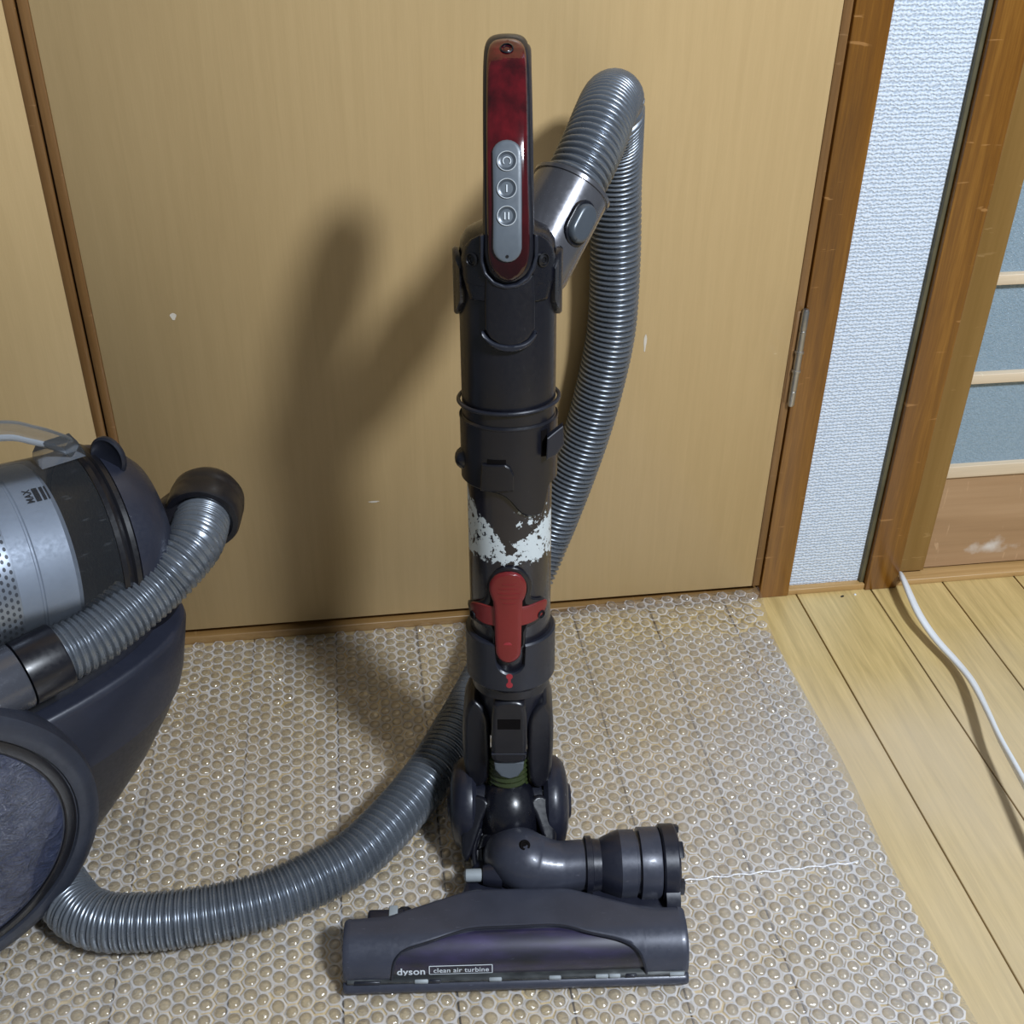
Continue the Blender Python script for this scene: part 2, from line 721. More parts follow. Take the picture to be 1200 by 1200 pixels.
M['steel'] = plastic('hinge_steel', (.42, .40, .37), .32, .9, 0, .12, .03)
M['screw'] = plastic('screw_steel', (0.03, 0.03, 0.034), .35, .7, 0, .1, .0)
M['white'] = plastic('white_cable_plastic', (.80, .82, .84), .38, 0, .1, .03, .02)
M['scuff_glare'] = plastic('pale_scuff', (.62, .55, .45), .6, 0, 0, .1, 0)
M['gap'] = plastic('dark_gap', (.006, .005, .005), .9, 0, 0, .1, 0)
M['gap'].node_tree.nodes['Principled BSDF'].inputs['Specular IOR Level'].default_value = .05
M['inkb'] = plastic('black_print', (.008, .008, .010), .5, 0, 0, .05, 0)

t = NT('red_translucent_cover')
vec = t.coords()
n1 = t.noise(t.coords((1, 1, .35)), 90, 3)
c = t.ramp(n1, [(0.3, (.022, .0008, .002)), (0.55, (.070, .0022, .005)), (0.8, (.120, .004, .008))])
sep = t.n('ShaderNodeSeparateXYZ')
t.l(t.coords(), sep.inputs[0])
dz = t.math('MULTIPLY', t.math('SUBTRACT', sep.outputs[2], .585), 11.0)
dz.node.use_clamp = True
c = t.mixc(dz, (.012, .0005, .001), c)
t.set(Base_Color=c, Roughness=.10, Coat_Weight=.5)
M['redt'] = t.m

t = NT('violet_window')
n1 = t.noise(t.coords((7, 25, 25)), 2.0, 3)
c = t.ramp(n1, [(0.32, (.0085, .0085, .0130)), (0.50, (.020, .016, .045)), (0.72, (.048, .034, .110))])
s = t.ramp(t.noise(t.coords((240, 700, 240)), 1.0, 2), [(0.68, (0, 0, 0)), (0.76, (.20, .20, .20))])
c = t.mixc(s, c, (.10, .105, .14))
sep = t.n('ShaderNodeSeparateXYZ')
t.l(t.coords(), sep.inputs[0])
lowz = t.math('SUBTRACT', 1.0, t.math('MULTIPLY', t.math('SUBTRACT', sep.outputs[2], .016), 110.0))
lowz.node.use_clamp = True
c = t.mixc(t.math('MULTIPLY', lowz, .8), c, (.055, .050, .045))
t.set(Base_Color=c, Roughness=.38, Coat_Weight=1.0)
t.b.inputs['Coat Roughness'].default_value = .24
M['window'] = t.m

t = NT('grey_translucent_strip')
c = t.ramp(t.noise(t.coords((40, 90, 90)), 1.0, 2), [(0.35, (.020, .022, .024)), (0.6, (.055, .060, .062)), (0.75, (.13, .14, .14))])
t.set(Base_Color=c, Roughness=.25, Coat_Weight=.3)
M['strip'] = t.m

t = NT('crinkled_protective_film')
nz = t.noise(t.coords((34, 34, 34)), 1.6, 5, .65, 1.2)
c = t.ramp(nz, [(0.35, (.017, .024, .055)), (0.7, (.034, .043, .088))])
t.set(Base_Color=c, Roughness=.20, Coat_Weight=.5)
t.bump(nz, 1.0, .006)
M['crinkle'] = t.m

# lower wand tube: dark plastic with the worn white residue of a peeled label (a flat print, its own fixed shape)
t = NT('tube_with_worn_label')
vec = t.coords()
lab_base = t.ramp(t.noise(vec, 35, 4), [(0.3, (.0085, .0080, .0135)), (0.7, (.0120, .0115, .0170))])
sp = t.n('ShaderNodeSeparateXYZ')
t.l(vec, sp.inputs[0])
ux, yy, ss = sp.outputs
lab_edge = t.noise(vec, 85, 4, .65)
big = t.noise(vec, 45, 3, .6, .5)
LABEL = t  # finished further down, once the measured label outline is known
M['label_tube'] = t.m


def film(name, alpha, white, rough, edge, gloss, scuff_glare):
    t = NT(name)
    t.t.nodes.remove(t.b)
    nz = t.noise(t.coords(), 260, 3, .6, .6)
    bp_ = t.n('ShaderNodeBump')
    bp_.inputs['Strength'].default_value = .45
    bp_.inputs['Distance'].default_value = .0016
    t.l(nz, bp_.inputs['Height'])
    tr = t.n('ShaderNodeBsdfTransparent')
    tr.inputs['Color'].default_value = (.97, .97, .97, 1)
    df = t.n('ShaderNodeBsdfDiffuse')
    df.inputs['Color'].default_value = (white, white, white * 1.04, 1)
    gl = t.n('ShaderNodeBsdfGlossy')
    gl.inputs['Roughness'].default_value = rough
    t.l(bp_.outputs[0], gl.inputs['Normal'])
    lw = t.n('ShaderNodeLayerWeight')
    lw.inputs['Blend'].default_value = .45
    va = t.noise(t.coords(), 22, 3, .6)
    fac = t.math('ADD', t.math('MULTIPLY', t.math('POWER', lw.outputs['Facing'], 1.6), edge), t.math('MULTIPLY', t.math('ADD', va, .5), alpha))
    # glare over the near right of the sheet, painted in as extra milkiness
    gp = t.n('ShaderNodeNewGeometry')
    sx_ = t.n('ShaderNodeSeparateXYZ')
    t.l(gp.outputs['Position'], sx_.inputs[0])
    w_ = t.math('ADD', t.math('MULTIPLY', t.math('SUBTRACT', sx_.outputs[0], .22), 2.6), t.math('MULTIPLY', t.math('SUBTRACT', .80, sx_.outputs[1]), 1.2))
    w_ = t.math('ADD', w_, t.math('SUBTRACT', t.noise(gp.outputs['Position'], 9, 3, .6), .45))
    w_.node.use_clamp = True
    fac = t.math('ADD', fac, t.math('MULTIPLY', w_, scuff_glare))
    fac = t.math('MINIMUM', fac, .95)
    mx = t.n('ShaderNodeMixShader')
    t.l(fac, mx.inputs[0])
    t.l(tr.outputs[0], mx.inputs[1])
    tl_ = t.n('ShaderNodeBsdfTranslucent')
    tl_.inputs['Color'].default_value = (white, white, white * 1.04, 1)
    dm = t.n('ShaderNodeMixShader')
    dm.inputs[0].default_value = .35
    t.l(df.outputs[0], dm.inputs[1])
    t.l(tl_.outputs[0], dm.inputs[2])
    t.l(dm.outputs[0], mx.inputs[2])
    fr = t.n('ShaderNodeFresnel')
    fr.inputs['IOR'].default_value = 1.5
    t.l(bp_.outputs[0], fr.inputs['Normal'])
    m2 = t.n('ShaderNodeMixShader')
    t.l(t.math('ADD', t.math('MULTIPLY', fr.outputs[0], .45), gloss), m2.inputs[0])
    t.l(mx.outputs[0], m2.inputs[1])
    t.l(gl.outputs[0], m2.inputs[2])
    t.l(m2.outputs[0], t.out.inputs['Surface'])
    return t.m


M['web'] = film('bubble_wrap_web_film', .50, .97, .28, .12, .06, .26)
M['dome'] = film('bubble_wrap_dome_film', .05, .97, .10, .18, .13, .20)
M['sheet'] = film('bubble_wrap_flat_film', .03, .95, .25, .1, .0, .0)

t = NT('clear_bin_plastic')
sc = t.ramp(t.noise(t.coords((60, 300, 300)), 1.0, 3), [(0.62, (0, 0, 0)), (0.75, (.10, .10, .10))])
t.set(Base_Color=(.22, .24, .27), Roughness=.07)
tr = t.n('ShaderNodeBsdfTransparent')
tr.inputs['Color'].default_value = (.86, .87, .89, 1)
lw = t.n('ShaderNodeLayerWeight')
lw.inputs['Blend'].default_value = .35
fac = t.math('ADD', t.math('ADD', t.math('MULTIPLY', lw.outputs['Fresnel'], .9), .03), sc)
mx = t.n('ShaderNodeMixShader')
t.l(fac, mx.inputs[0])
t.l(tr.outputs[0], mx.inputs[1])
t.l(t.b.outputs[0], mx.inputs[2])
t.l(mx.outputs[0], t.out.inputs['Surface'])
M['clear'] = t.m
CLEAR = t


def lighter_clear():
    m = CLEAR.m.copy()
    m.name = 'clear_handle_plastic'
    b_ = m.node_tree.nodes['Principled BSDF']
    b_.inputs['Base Color'].default_value = (.42, .45, .48, 1)
    return m


M['clear2'] = lighter_clear()

t = NT('perforated_shroud')
tc = t.n('ShaderNodeTexCoord')
SHROUD = t
M['shroud'] = t.m

# ------------------------------------------------------------------ the setting
FRONT = 1.1225                      # plane of the cupboard door and its post
floor = MB().add(*span(-1.3, 1.5, -1.0, 1.30, -0.05, -0.012)).obj('floor', M['gap'], smooth=False)
tag(floor, 'light oak strip floor running up to the cupboard doors', 'floor', kind='structure')
seams = [0.5453 + 0.1020 * k for k in range(0, 10)]
left = [0.5453 - 0.0998 * k for k in range(1, 19)]
seams = sorted(left + seams)
for a, b in zip(seams, seams[1:]):
    w = b - a
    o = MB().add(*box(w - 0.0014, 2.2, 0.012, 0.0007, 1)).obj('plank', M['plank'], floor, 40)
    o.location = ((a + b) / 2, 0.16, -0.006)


def wl_px(px, py, y=FRONT):
    return at_y(px, py, y)


ZT = 1.95
# wall: papered strip between the posts, and plain wall closing off the rest above the frame and behind
wall = MB()
wall.add(*span(0.528, 0.645, 1.134, 1.30, -0.01, ZT))
wall = wall.obj('wall_back', M['paper'], smooth=False)
tag(wall, 'white woven textured wallpaper strip between two brown wooden posts', 'wall', kind='structure')

post1 = MB().add(*span(0.4937, 0.5330, FRONT, 1.20, 0, ZT, 0.0012)).obj('trim_1', M['post'], ang=60)
tag(post1, 'scratched amber varnished door post carrying the cupboard hinge', 'trim', kind='structure')
post2 = MB().add(*span(0.6385, 0.6815, 1.1215, 1.20, 0, ZT, 0.0012)).obj('trim_2', M['post'], ang=60)
tag(post2, 'scratched amber varnished post beside the frosted glass sliding door', 'trim', kind='structure')
MB().add(*span(0.6325, 0.6384, 1.1285, 1.136, 0.0, ZT, 0.001)).obj('bead', M['bead'], post2, 60)
base = MB().add(*span(0.5332, 0.6384, 1.1240, 1.14, 0, 0.0085, 0.001)).obj('baseboard_back', M['sill'], ang=60)
tag(base, 'thin wooden skirting strip under the white wallpaper', 'baseboard', kind='structure')

# threshold under the cupboard doors
thr = MB().add(*span(-1.25, 0.4925, 1.120, 1.19, 0, 0.0118, 0.0015)).obj('trim_3', M['thresh'], ang=60)
tag(thr, 'wooden threshold strip under the cupboard doors', 'trim', kind='structure')
back = MB().add(*span(-1.25, 0.4925, 1.19, 1.30, 0, 0.5)).obj('wall_cupboard', M['gap'], smooth=False)
tag(back, 'dark cupboard interior behind the gap under the doors', 'wall', kind='structure')

# cupboard doors
DB = 0.0212
SEAM = -0.2772


def door(name, x0, x1, lab):
    e = 0.0098
    d = MB().add(*span(x0 + e, x1 - e, FRONT, FRONT + 0.03, DB, ZT, 0.0006, 1)).obj(name, M['veneer'], ang=60)
    tag(d, lab, 'door', kind='structure')
    for a, b in ((x0, x0 + e), (x1 - e, x1)):
        MB().add(*span(a + .0001, b - .0001, FRONT - 0.0004, FRONT + 0.03, DB, ZT, 0.0006, 1)).obj('edge_strip', M['edge'], d, 60)
    return d


door1 = door('door_1', SEAM + 0.0012, 0.4912, 'wide pale veneer cupboard door behind the upright vacuum wand')
door2 = door('door_2', -1.05, SEAM - 0.0012, 'pale veneer cupboard door at left behind the clear dust bin')
# hinge barrel on the right edge of door 1
ht = at_y(944.5, 362, FRONT - .004)
hb = at_y(928.5, 476, FRONT - .004)
hz0, hz1 = hb.z, ht.z
hl_ = hz1 - hz0
hinge = MB().add(*lathe([(0, hz0), (.0032, hz0 + .0006), (.0042, hz0 + .003), (.0042, hz0 + .16 * hl_), (.0036, hz0 + .165 * hl_), (.0042, hz0 + .17 * hl_),
                         (.0042, hz0 + .36 * hl_), (.0054, hz0 + .365 * hl_), (.0054, hz0 + .385 * hl_), (.0042, hz0 + .39 * hl_), (.0042, hz0 + .555 * hl_),
                         (.0054, hz0 + .56 * hl_), (.0054, hz0 + .58 * hl_), (.0042, hz0 + .585 * hl_), (.0042, hz0 + .78 * hl_), (.0036, hz0 + .785 * hl_),
                         (.0042, hz0 + .79 * hl_), (.0042, hz1 - .003), (.0032, hz1 - .0006), (0, hz1)], 18),
                 Matrix.Translation((0.4922, FRONT - 0.0036, 0))).obj('hinge', M['steel'], door1, 30)
MB().add(*span(0.4835, 0.4905, FRONT - .0012, FRONT + .001, hz0 + .004, hz1 - .004, .0003, 1)).obj('hinge_leaf', M['edge'], hinge, 60)

for px, py, w, h in ((756, 402, .0016, .011), (438, 588, .006, .0012), (203, 371, .003, .004)):
    p = at_y(px, py, FRONT)
    MB().add(*plate([(p.x + w * math.cos(a) * (1 + .3 * math.sin(3 * a)), p.z + h * math.sin(a)) for a in lin(0, 2 * PI * 11 / 12, 12)], lambda a, b, h_: Vector((a, FRONT - h_, b)), .00025, .0001, base=.0002)).obj('scuff_mark', M['scuff_glare'], door1)

# sliding door on the right
SY = 1.139
sl_x0 = 0.660
sx = 0.7255
sd = MB().add(*span(sl_x0, sx, SY, SY + 0.03, 0.0125, ZT, 0.001)).obj('door_3', M['stile'], ang=60)
tag(sd, 'wooden sliding door with frosted panes and pale muntins', 'door', kind='structure')


def z_at(px, py, y):
    return at_y(px, py, y).z


XE = 1.12
zg0 = z_at(1109, 549, SY)      # bottom of the lowest pane
zr0 = z_at(1105, 562.5, SY)
MB().add(*span(sx, XE, SY + .002, SY + 0.03, zr0, zg0, 0.001)).obj('rail', M['pale'], sd, 60)
MB().add(*span(sx, XE, SY + .006, SY + 0.024, 0.0125, zr0)).obj('lower_panel', M['panel'], sd, 60)
mz = [(z_at(1137, 448.5, SY), z_at(1137.3, 440.5, SY)), (z_at(1167, 327, SY), z_at(1168.5, 321.5, SY))]
mids = []
for py, px in ((440.5, 1137.3), (323, 1168.5)):
    zt = z_at(px, py, SY)
    mids.append((zt - .0125, zt))
zz = zg0
step = mids[1][0] - mids[0][0]
mids.append((mids[1][0] + step, mids[1][1] + step))
mids.append((mids[2][0] + step, mids[2][1] + step))
for a, b in mids:
    MB().add(*span(sx, XE, SY + .001, SY + 0.025, a, b, 0.0008)).obj('muntin', M['pale'], sd, 60)
    MB().add(*span(sx - .002, XE, SY + .010, SY + .014, zz, a)).obj('pane', M['frost'], sd, smooth=False)
    zz = b
sill = MB().add(*span(0.6818, 1.4, 1.1255, 1.20, 0, 0.0085, 0.0012)).obj('trim_4', M['sill'], ang=60)
tag(sill, 'low wooden track sill in front of the sliding door', 'trim', kind='structure')

# ------------------------------------------------------------------ bubble wrap
WX0, WX1, WY0, WY1 = -0.62, 0.4925, 0.36, 1.1195
PITCH_B = 0.0141


def wrap_z(x, y):
    z = 0.0008 * (1 + math.sin(x * 23 + y * 9) * math.sin(y * 31 - x * 7))
    e = max(0.0, min(1.0, (x - 0.10) / 0.25)) * max(0.0, min(1.0, (y - 1.045) / 0.055))
    z += 0.016 * e * e * (3 - 2 * e)
    lip = max(0.0, (x - 0.475) / 0.018) * max(0, (y - 1.02) / .1)
    return z + 0.006 * min(1.0, lip)


def edge_r(y):
    return 0.4885 + 0.003 * math.sin(y * 17) - 0.004 * max(0, (0.75 - y))


mb = MB()
NX, NY = 90, 64
for j in range(NY + 1):
    y = WY0 + (WY1 - WY0) * j / NY
    for i in range(NX + 1):
        x = WX0 + (edge_r(y) - WX0) * i / NX
        mb.v.append(Vector((x, y, wrap_z(x, y) + 0.0006)))
for j in range(NY):
    for i in range(NX):
        a = j * (NX + 1) + i
        mb.f.append([a, a + 1, a + NX + 2, a + NX + 1])
        mb.m.append(0)
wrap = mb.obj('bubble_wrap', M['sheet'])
tag(wrap, 'clear bubble wrap sheet spread over the wooden floor under the vacuum', 'bubble wrap')


def bubble_geo():
    n = 12
    v, f, m = [], [], []
    hexr = PITCH_B / math.sqrt(3)
    apo = PITCH_B / 2
    rings = []
    row = []
    for k in range(n):
        a = 2 * PI * k / n
        r = hexr if k % 2 == 0 else apo
        v.append((r * math.cos(a), r * math.sin(a), 0.0009))
        row.append(len(v) - 1)
    rings.append(row)
    for r, z in ((.0057, .0011), (.0052, .0026), (.0041, .0036)):
        row = []
        for k in range(n):
            a = 2 * PI * k / n
            v.append((r * math.cos(a), r * math.sin(a), z))
            row.append(len(v) - 1)
        rings.append(row)
    v.append((0, 0, .0043))
    for q in range(3):
        for k in range(n):
            l = (k + 1) % n
            f.append([rings[q][k], rings[q][l], rings[q + 1][l], rings[q + 1][k]])
            m.append(0 if q == 0 else 1)
    for k in range(n):
        f.append([rings[3][k], rings[3][(k + 1) % n], len(v) - 1])
        m.append(1)
    return v, f, m


bv, bf, bmm = bubble_geo()
cells = []
ry = PITCH_B
rx = PITCH_B * math.sqrt(3) / 2
i = 0
x = WX0 + 0.01
while x < WX1:
    y = WY0 + (ry / 2 if i % 2 else 0) + 0.006
    while y < WY1 - .0005:
        if x < edge_r(y) - 0.0075:
            cells.append((x, y))
        y += ry
    x += rx
    i += 1


def px_of(p):
    q = Vector(p) - CAM
    d = q.dot(CF)
    return (600 + F_PX * q.dot(CR) / d, 600 - F_PX * q.dot(CU) / d, d)


def cell_matrix(x, y):
    rr = random.Random(int(x * 1e5) * 7919 + int(y * 1e5))
    k = rr.randrange(6)
    tx, ty = rr.gauss(0, .08), rr.gauss(0, .08)
    s = rr.uniform(.70, 1.10)
    x += rr.gauss(0, .0006)
    y += rr.gauss(0, .0006)
    sx_, sy_ = rr.uniform(.90, 1.06), rr.uniform(.90, 1.06)
    return (Matrix.Translation((x, y, wrap_z(x, y))) @ Matrix.Rotation(k * PI / 3, 4, 'Z') @ Matrix.Rotation(tx, 4, 'X')
            @ Matrix.Rotation(ty, 4, 'Y') @ Matrix.Diagonal((sx_, sy_, s, 1)))


def in_view(x, y):
    a, b, d = px_of((x, y, 0.003))
    if not (4 < a < 1196 and 640 < b < 1196):
        return False
    if 400 < a < 812 and 960 < b < 1178:       # under the floor head
        return False
    if a < 125 and b < 1130:
        return False
    return True


vis = sorted([c for c in cells if in_view(*c)], key=lambda c: px_of((c[0], c[1], 0))[2])
near = set(vis[:300])
proto = None
rest = MB()
for c in cells:
    if c in near:
        if proto is None:
            b0 = MB()
            b0.v = [Vector(p) for p in bv]
            b0.f, b0.m = bf, bmm
            proto = b0.obj('bubble', [M['web'], M['dome']], wrap, 60)
            o = proto
        else:
            o = proto.copy()
            COL.objects.link(o)
            o.parent = wrap
        o.matrix_local = cell_matrix(*c)
    else:
        mt = cell_matrix(*c)
        n0 = len(rest.v)
        for p in bv:
            rest.v.append(mt @ Vector(p))
        for f in bf:
            rest.f.append([q + n0 for q in f])
        rest.m += bmm
bs = rest.obj('bubbles', [M['web'], M['dome']], wrap, 60)
bs['kind'] = 'stuff'
# pressed fold line across the sheet on the right
fa, fb = at_z(800, 1033, .004), at_z(1006, 1011, .004)
pth = [fa.lerp(fb, k / 24) + Vector((0, .0012 * math.sin(k * 1.9), .0012)) for k in range(25)]
MB().add(*tube(pth, .0008, 6)).obj('fold', M['web'], wrap)

# ------------------------------------------------------------------ white cable on the right
cp = [(1049, 664, .016), (1060, 682, .022), (1076, 718, .020), (1096, 748, .014), (1122, 777, .012), (1140, 800, .016), (1157, 833, .022), (1172, 866, .027), (1190, 899, .030), (1215, 945, .034), (1262, 1040, .036)]
path = [at_z(*c) for c in cp]
path[0].y = 1.127
path, _ = resample(catmull(path, 8), n=70)


def flat(i):
    a = 0.7 + 0.5 * math.sin(i * .09)
    w, h = .0060, .0032
    out = []
    for k in range(14):
        q = 2 * PI * k / 14
        u0 = math.copysign(abs(math.cos(q)) ** .6, math.cos(q)) * w
        v0 = math.copysign(abs(math.sin(q)) ** .9, math.sin(q)) * h
        out.append((u0 * math.cos(a) - v0 * math.sin(a), u0 * math.sin(a) + v0 * math.cos(a)))
    return out


cable = MB().add(*tube(path, 0, section=flat)).obj('power_cable', M['white'], ang=60)
tag(cable, 'white flat electric cable coming out beside the post onto the floor', 'cable')

p = at_z(1002, 697)
o = MB().add(*lathe([(0, .0014), (.0011, .0012), (.0017, .0006), (.0015, 0), (0, 0)], 9), Matrix.Translation((p.x, p.y, 0))).obj('lint_speck', M['white'])
tag(o, 'tiny white lint speck on the floor below the wallpaper strip', 'speck')
p = at_z(987, 699)
o = MB().add(*lathe([(0, .0016), (.0009, .0013), (.0020, .0006), (.0017, 0), (0, 0)], 7), Matrix.Translation((p.x, p.y, 0)) @ Matrix.Rotation(.4, 4, 'Z') @ Matrix.Diagonal((1.5, .8, 1, 1))).obj('crumb', M['black'])
tag(o, 'tiny dark crumb on the floor below the wallpaper strip', 'crumb')

# ------------------------------------------------------------------ vacuum wand
TILT = math.radians(7)
W_A = Vector((0, math.sin(TILT), math.cos(TILT)))
W_X = Vector((math.cos(YAW), -math.sin(YAW), 0))
W_X = (W_X - W_A * W_X.dot(W_A)).normalized()
W_Y = W_A.cross(W_X)
W_O = Vector((0.118, 0.765, 0.0))
WM = Matrix(((W_X.x, W_Y.x, W_A.x, W_O.x), (W_X.y, W_Y.y, W_A.y, W_O.y), (W_X.z, W_Y.z, W_A.z, W_O.z), (0, 0, 0, 1)))
WI = WM.inverted()


def wp(px, py, off=0.0):
    """point of the wand's plane lying off towards the camera -> local (u, -off, s)"""
    o = WI @ CAM
    d = (WI.to_3x3()) @ ray(px, py)
    t = (-off - o.y) / d.y
    return o + d * t


def wc(px, py, R):
    """where the ray meets the wand cylinder of radius R -> (u, s)"""
    o = WI @ CAM
    d = (WI.to_3x3()) @ ray(px, py)
    a = d.x * d.x + d.y * d.y
    b = o.x * d.x + o.y * d.y
    c = o.x * o.x + o.y * o.y - R * R
    disc = max(0.0, b * b - a * c)
    t = (-b - math.sqrt(disc)) / a
    p = o + d * t
    return (p.x, p.z)


def cyl_map(R, cx=0.0):
    def f(u, s, h):
        # u is arc-projected: keep x, push radially
        uu = max(-R * .999, min(R * .999, u))
        y = -math.sqrt(R * R - uu * uu)
        k = (R + h) / R
        return Vector((uu * k + cx, y * k, s))
    return f


def wpoly(pts, R, h=0.0):
    out = []
    for x, y in pts:
        u, s_ = wc(x, y, R + h)
        out.append((u * R / (R + h), s_))
    return out


wand = empty('vacuum_wand', WM)
tag(wand, 'dark grey upright vacuum wand with red loop handle standing before the cupboard door', 'vacuum wand')
RU, RL, RC = 0.0385, 0.0360, 0.0405


def sc(py, R):
    return wc(596, py, R)[1]


s_ring = sc(486, .0415)
s_coltop = sc(503, RC)
s_colbot = sc(577, RC)
s_cufftop = sc(758, RC)
s_cuffbot = sc(812, RC)
s_should = sc(300, RU)
# upper tube
MB().add(*lathe([(0, s_coltop - .05), (RU - .002, s_coltop - .05), (RU, s_coltop - .03), (RU, s_should - .012), (RU - .0015, s_should - .002), (.030, s_should + .004), (0, s_should + .004)], 64)).obj('upper_tube', M['wand'], wand)
# snap ring
path = []
for k in range(61):
    a = 2 * PI * k / 60
    path.append(Vector((.0412 * math.sin(a), -.0412 * math.cos(a), s_ring + .0012 * math.sin(a))))
MB().add(*tube(path, .0017, 10)).obj('snap_ring', M['cuff'], wand)
# telescopic collar with a skirt that dips low on the right
phis = lin(-PI, PI, 97)


def skirt(p):
    d = s_colbot
    k = 1 / (1 + math.exp(-(p - .12) / .11))
    dip = .024 * k if p < .75 else .024 * max(0, 1 - (p - .75) / .2)
    return d - .002 - dip


MB().add(*shell(RC, .006, phis, skirt, lambda p: s_coltop)).obj('collar', M['wand'], wand)
MB().add(*lathe([(RC - .0002, s_coltop - .0005), (RC + .0005, s_coltop - .0012), (RC + .0005, s_coltop - .0022), (RC - .0004, s_coltop - .0030)], 64)).obj('collar_rim', M['wand'], wand)
# front clip on the collar
MB().add(*plate(wpoly([(566, 543), (592, 544), (598, 548), (602, 556), (602, 574), (564, 574)], RC), cyl_map(RC), .0026, .0009)).obj('front_clip', M['wand'], wand)
MB().add(*plate(wpoly([(571, 538), (593, 539), (593, 545), (571, 544)], RC), cyl_map(RC), .0004, .0001)).obj('clip_slot', M['gap'], wand)
# hook tab on the right
pl = [(641, 508), (651, 503), (660, 499), (661, 522), (653, 530), (640, 533)]
pts = [wp(x, y, .026) for x, y in pl]
pts = [(p.x, p.z) for p in pts]
MB().add(*plate(pts, lambda a, b, h: Vector((a, -.030 - h + (a - .036) * .8, b)), .003, .0008, base=-.006)).obj('hook_tab', M['cuff'], wand)
MB().add(*plate(wpoly([(634, 505), (641, 502), (641, 534), (634, 535)], RC), cyl_map(RC), .0004, .0001)).obj('tab_slot', M['gap'], wand)
# catch knob on the left
q = wp(540, 535, .006)
MB().add(*lathe([(0, -.006), (.0098, -.006), (.0098, -.002), (.0088, .0012), (.0068, .0036), (.004, .0052), (0, .0058)], 28), axis_matrix((-.0395, -.008, q.z), (-1, 0, 0))).obj('side_catch', M['wand_dark'], wand)
# lower tube with worn label
s_lt0 = s_cuffbot - .005
lt = MB().add(*lathe([(0, s_lt0), (RL - .001, s_lt0), (RL, s_lt0 + .002), (RL, s_colbot + .02), (0, s_colbot + .02)], 72)).obj('lower_tube', M['label_tube'], wand)
# finish the label material: smile-shaped band plus a fleck patch at the upper right
t = LABEL
b0 = wc(595, 661, RL)[1]
low = t.math('SUBTRACT', ss, b0)                 # height above the label's lower edge
# upper limit of the residue: high on the left, low in the middle, middling on the right
lft = t.math('MULTIPLY', t.math('MAXIMUM', t.math('SUBTRACT', t.math('MULTIPLY', ux, -1.0), .002), 0.0), 1.25)
rgt = t.math('MULTIPLY', t.math('MAXIMUM', t.math('SUBTRACT', ux, .002), 0.0), .72)
top = t.math('ADD', t.math('ADD', lft, rgt), .0165)
fine_ = t.noise(vec, 190, 5, .7)
dd = t.math('MINIMUM', t.math('SUBTRACT', top, low), t.math('ADD', low, .0006))
dd = t.math('MINIMUM', t.math('MULTIPLY', dd, 150.0), .62)
val = t.math('ADD', t.math('ADD', dd, -.12), t.math('MULTIPLY', t.math('SUBTRACT', lab_edge, .5), 2.4))
val = t.math('ADD', val, t.math('MULTIPLY', t.math('SUBTRACT', fine_, .53), 4.2))
hx_ = t.math('SUBTRACT', ux, .0015)
hz_ = t.math('SUBTRACT', low, .0125)
hole = t.math('SUBTRACT', t.math('POWER', t.math('ADD', t.math('MULTIPLY', hx_, hx_), t.math('MULTIPLY', hz_, hz_)), .5), .0045)
val = t.math('MINIMUM', val, t.math('ADD', t.math('MULTIPLY', hole, 160.0), t.math('MULTIPLY', t.math('SUBTRACT', lab_edge, .5), 2.0)))
fx = t.math('SUBTRACT', ux, .0170)
fz = t.math('SUBTRACT', low, .0445)
fl = t.math('SUBTRACT', .0080, t.math('POWER', t.math('ADD', t.math('MULTIPLY', fx, fx), t.math('MULTIPLY', fz, fz)), .5))
fl = t.math('ADD', t.math('MULTIPLY', fl, 60.0), t.math('MULTIPLY', t.math('SUBTRACT', fine_, .56), 5.0))
val = t.math('MAXIMUM', val, fl)
front = t.math('LESS_THAN', yy, -.006)
mask = t.math('MULTIPLY', t.math('GREATER_THAN', val, 0.0), front)
t.set(Base_Color=t.mixc(mask, lab_base, (.55, .60, .62)), Roughness=t.mixc(mask, (.26, .26, .26), (.8, .8, .8)), Coat_Weight=.25)
t.bump(mask, .25, .0004)

# cuff with the U notch that holds the red catch
u_n = .0135
s_notch = sc(790, RC)


def cuff_top(p):
    u = RC * math.sin(p)
    base_t = s_cufftop
    if math.cos(p) > 0 and abs(u) < u_n:
        return s_notch + u_n - math.sqrt(max(0, u_n * u_n - u * u)) if s_notch + u_n < base_t else s_notch
    return base_t


ph = sorted(set(lin(-PI, PI, 73) + lin(-.36, .36, 41)))
MB().add(*shell(RC, .0045, ph, lambda p: s_cuffbot, cuff_top)).obj('cuff', M['cuff'], wand)
MB().add(*lathe([(.030, s_cuffbot - .013), (RL - .0005, s_cuffbot - .012), (RL - .0005, s_cuffbot + .004)], 60)).obj('cuff_neck', M['wand'], wand)
# padlock print on the cuff
lk = MB()
for cy_, rr in ((793, 3.6), (803, 3.6)):
    cpt = wc(597, cy_, RC)
    lk.add(*plate([(cpt[0] + .0030 * math.cos(2 * PI * k / 14), cpt[1] + .0030 * math.sin(2 * PI * k / 14)) for k in range(14)], cyl_map(RC), .0002, .00005, base=0))
cpt = wc(597, 798, RC)
lk.add(*plate([(cpt[0] - .0012, cpt[1] - .006), (cpt[0] + .0012, cpt[1] - .006), (cpt[0] + .0012, cpt[1] + .006), (cpt[0] - .0012, cpt[1] + .006)], cyl_map(RC), .0002, .00005, base=0))
lk.obj('lock_print', M['redp'], wand)

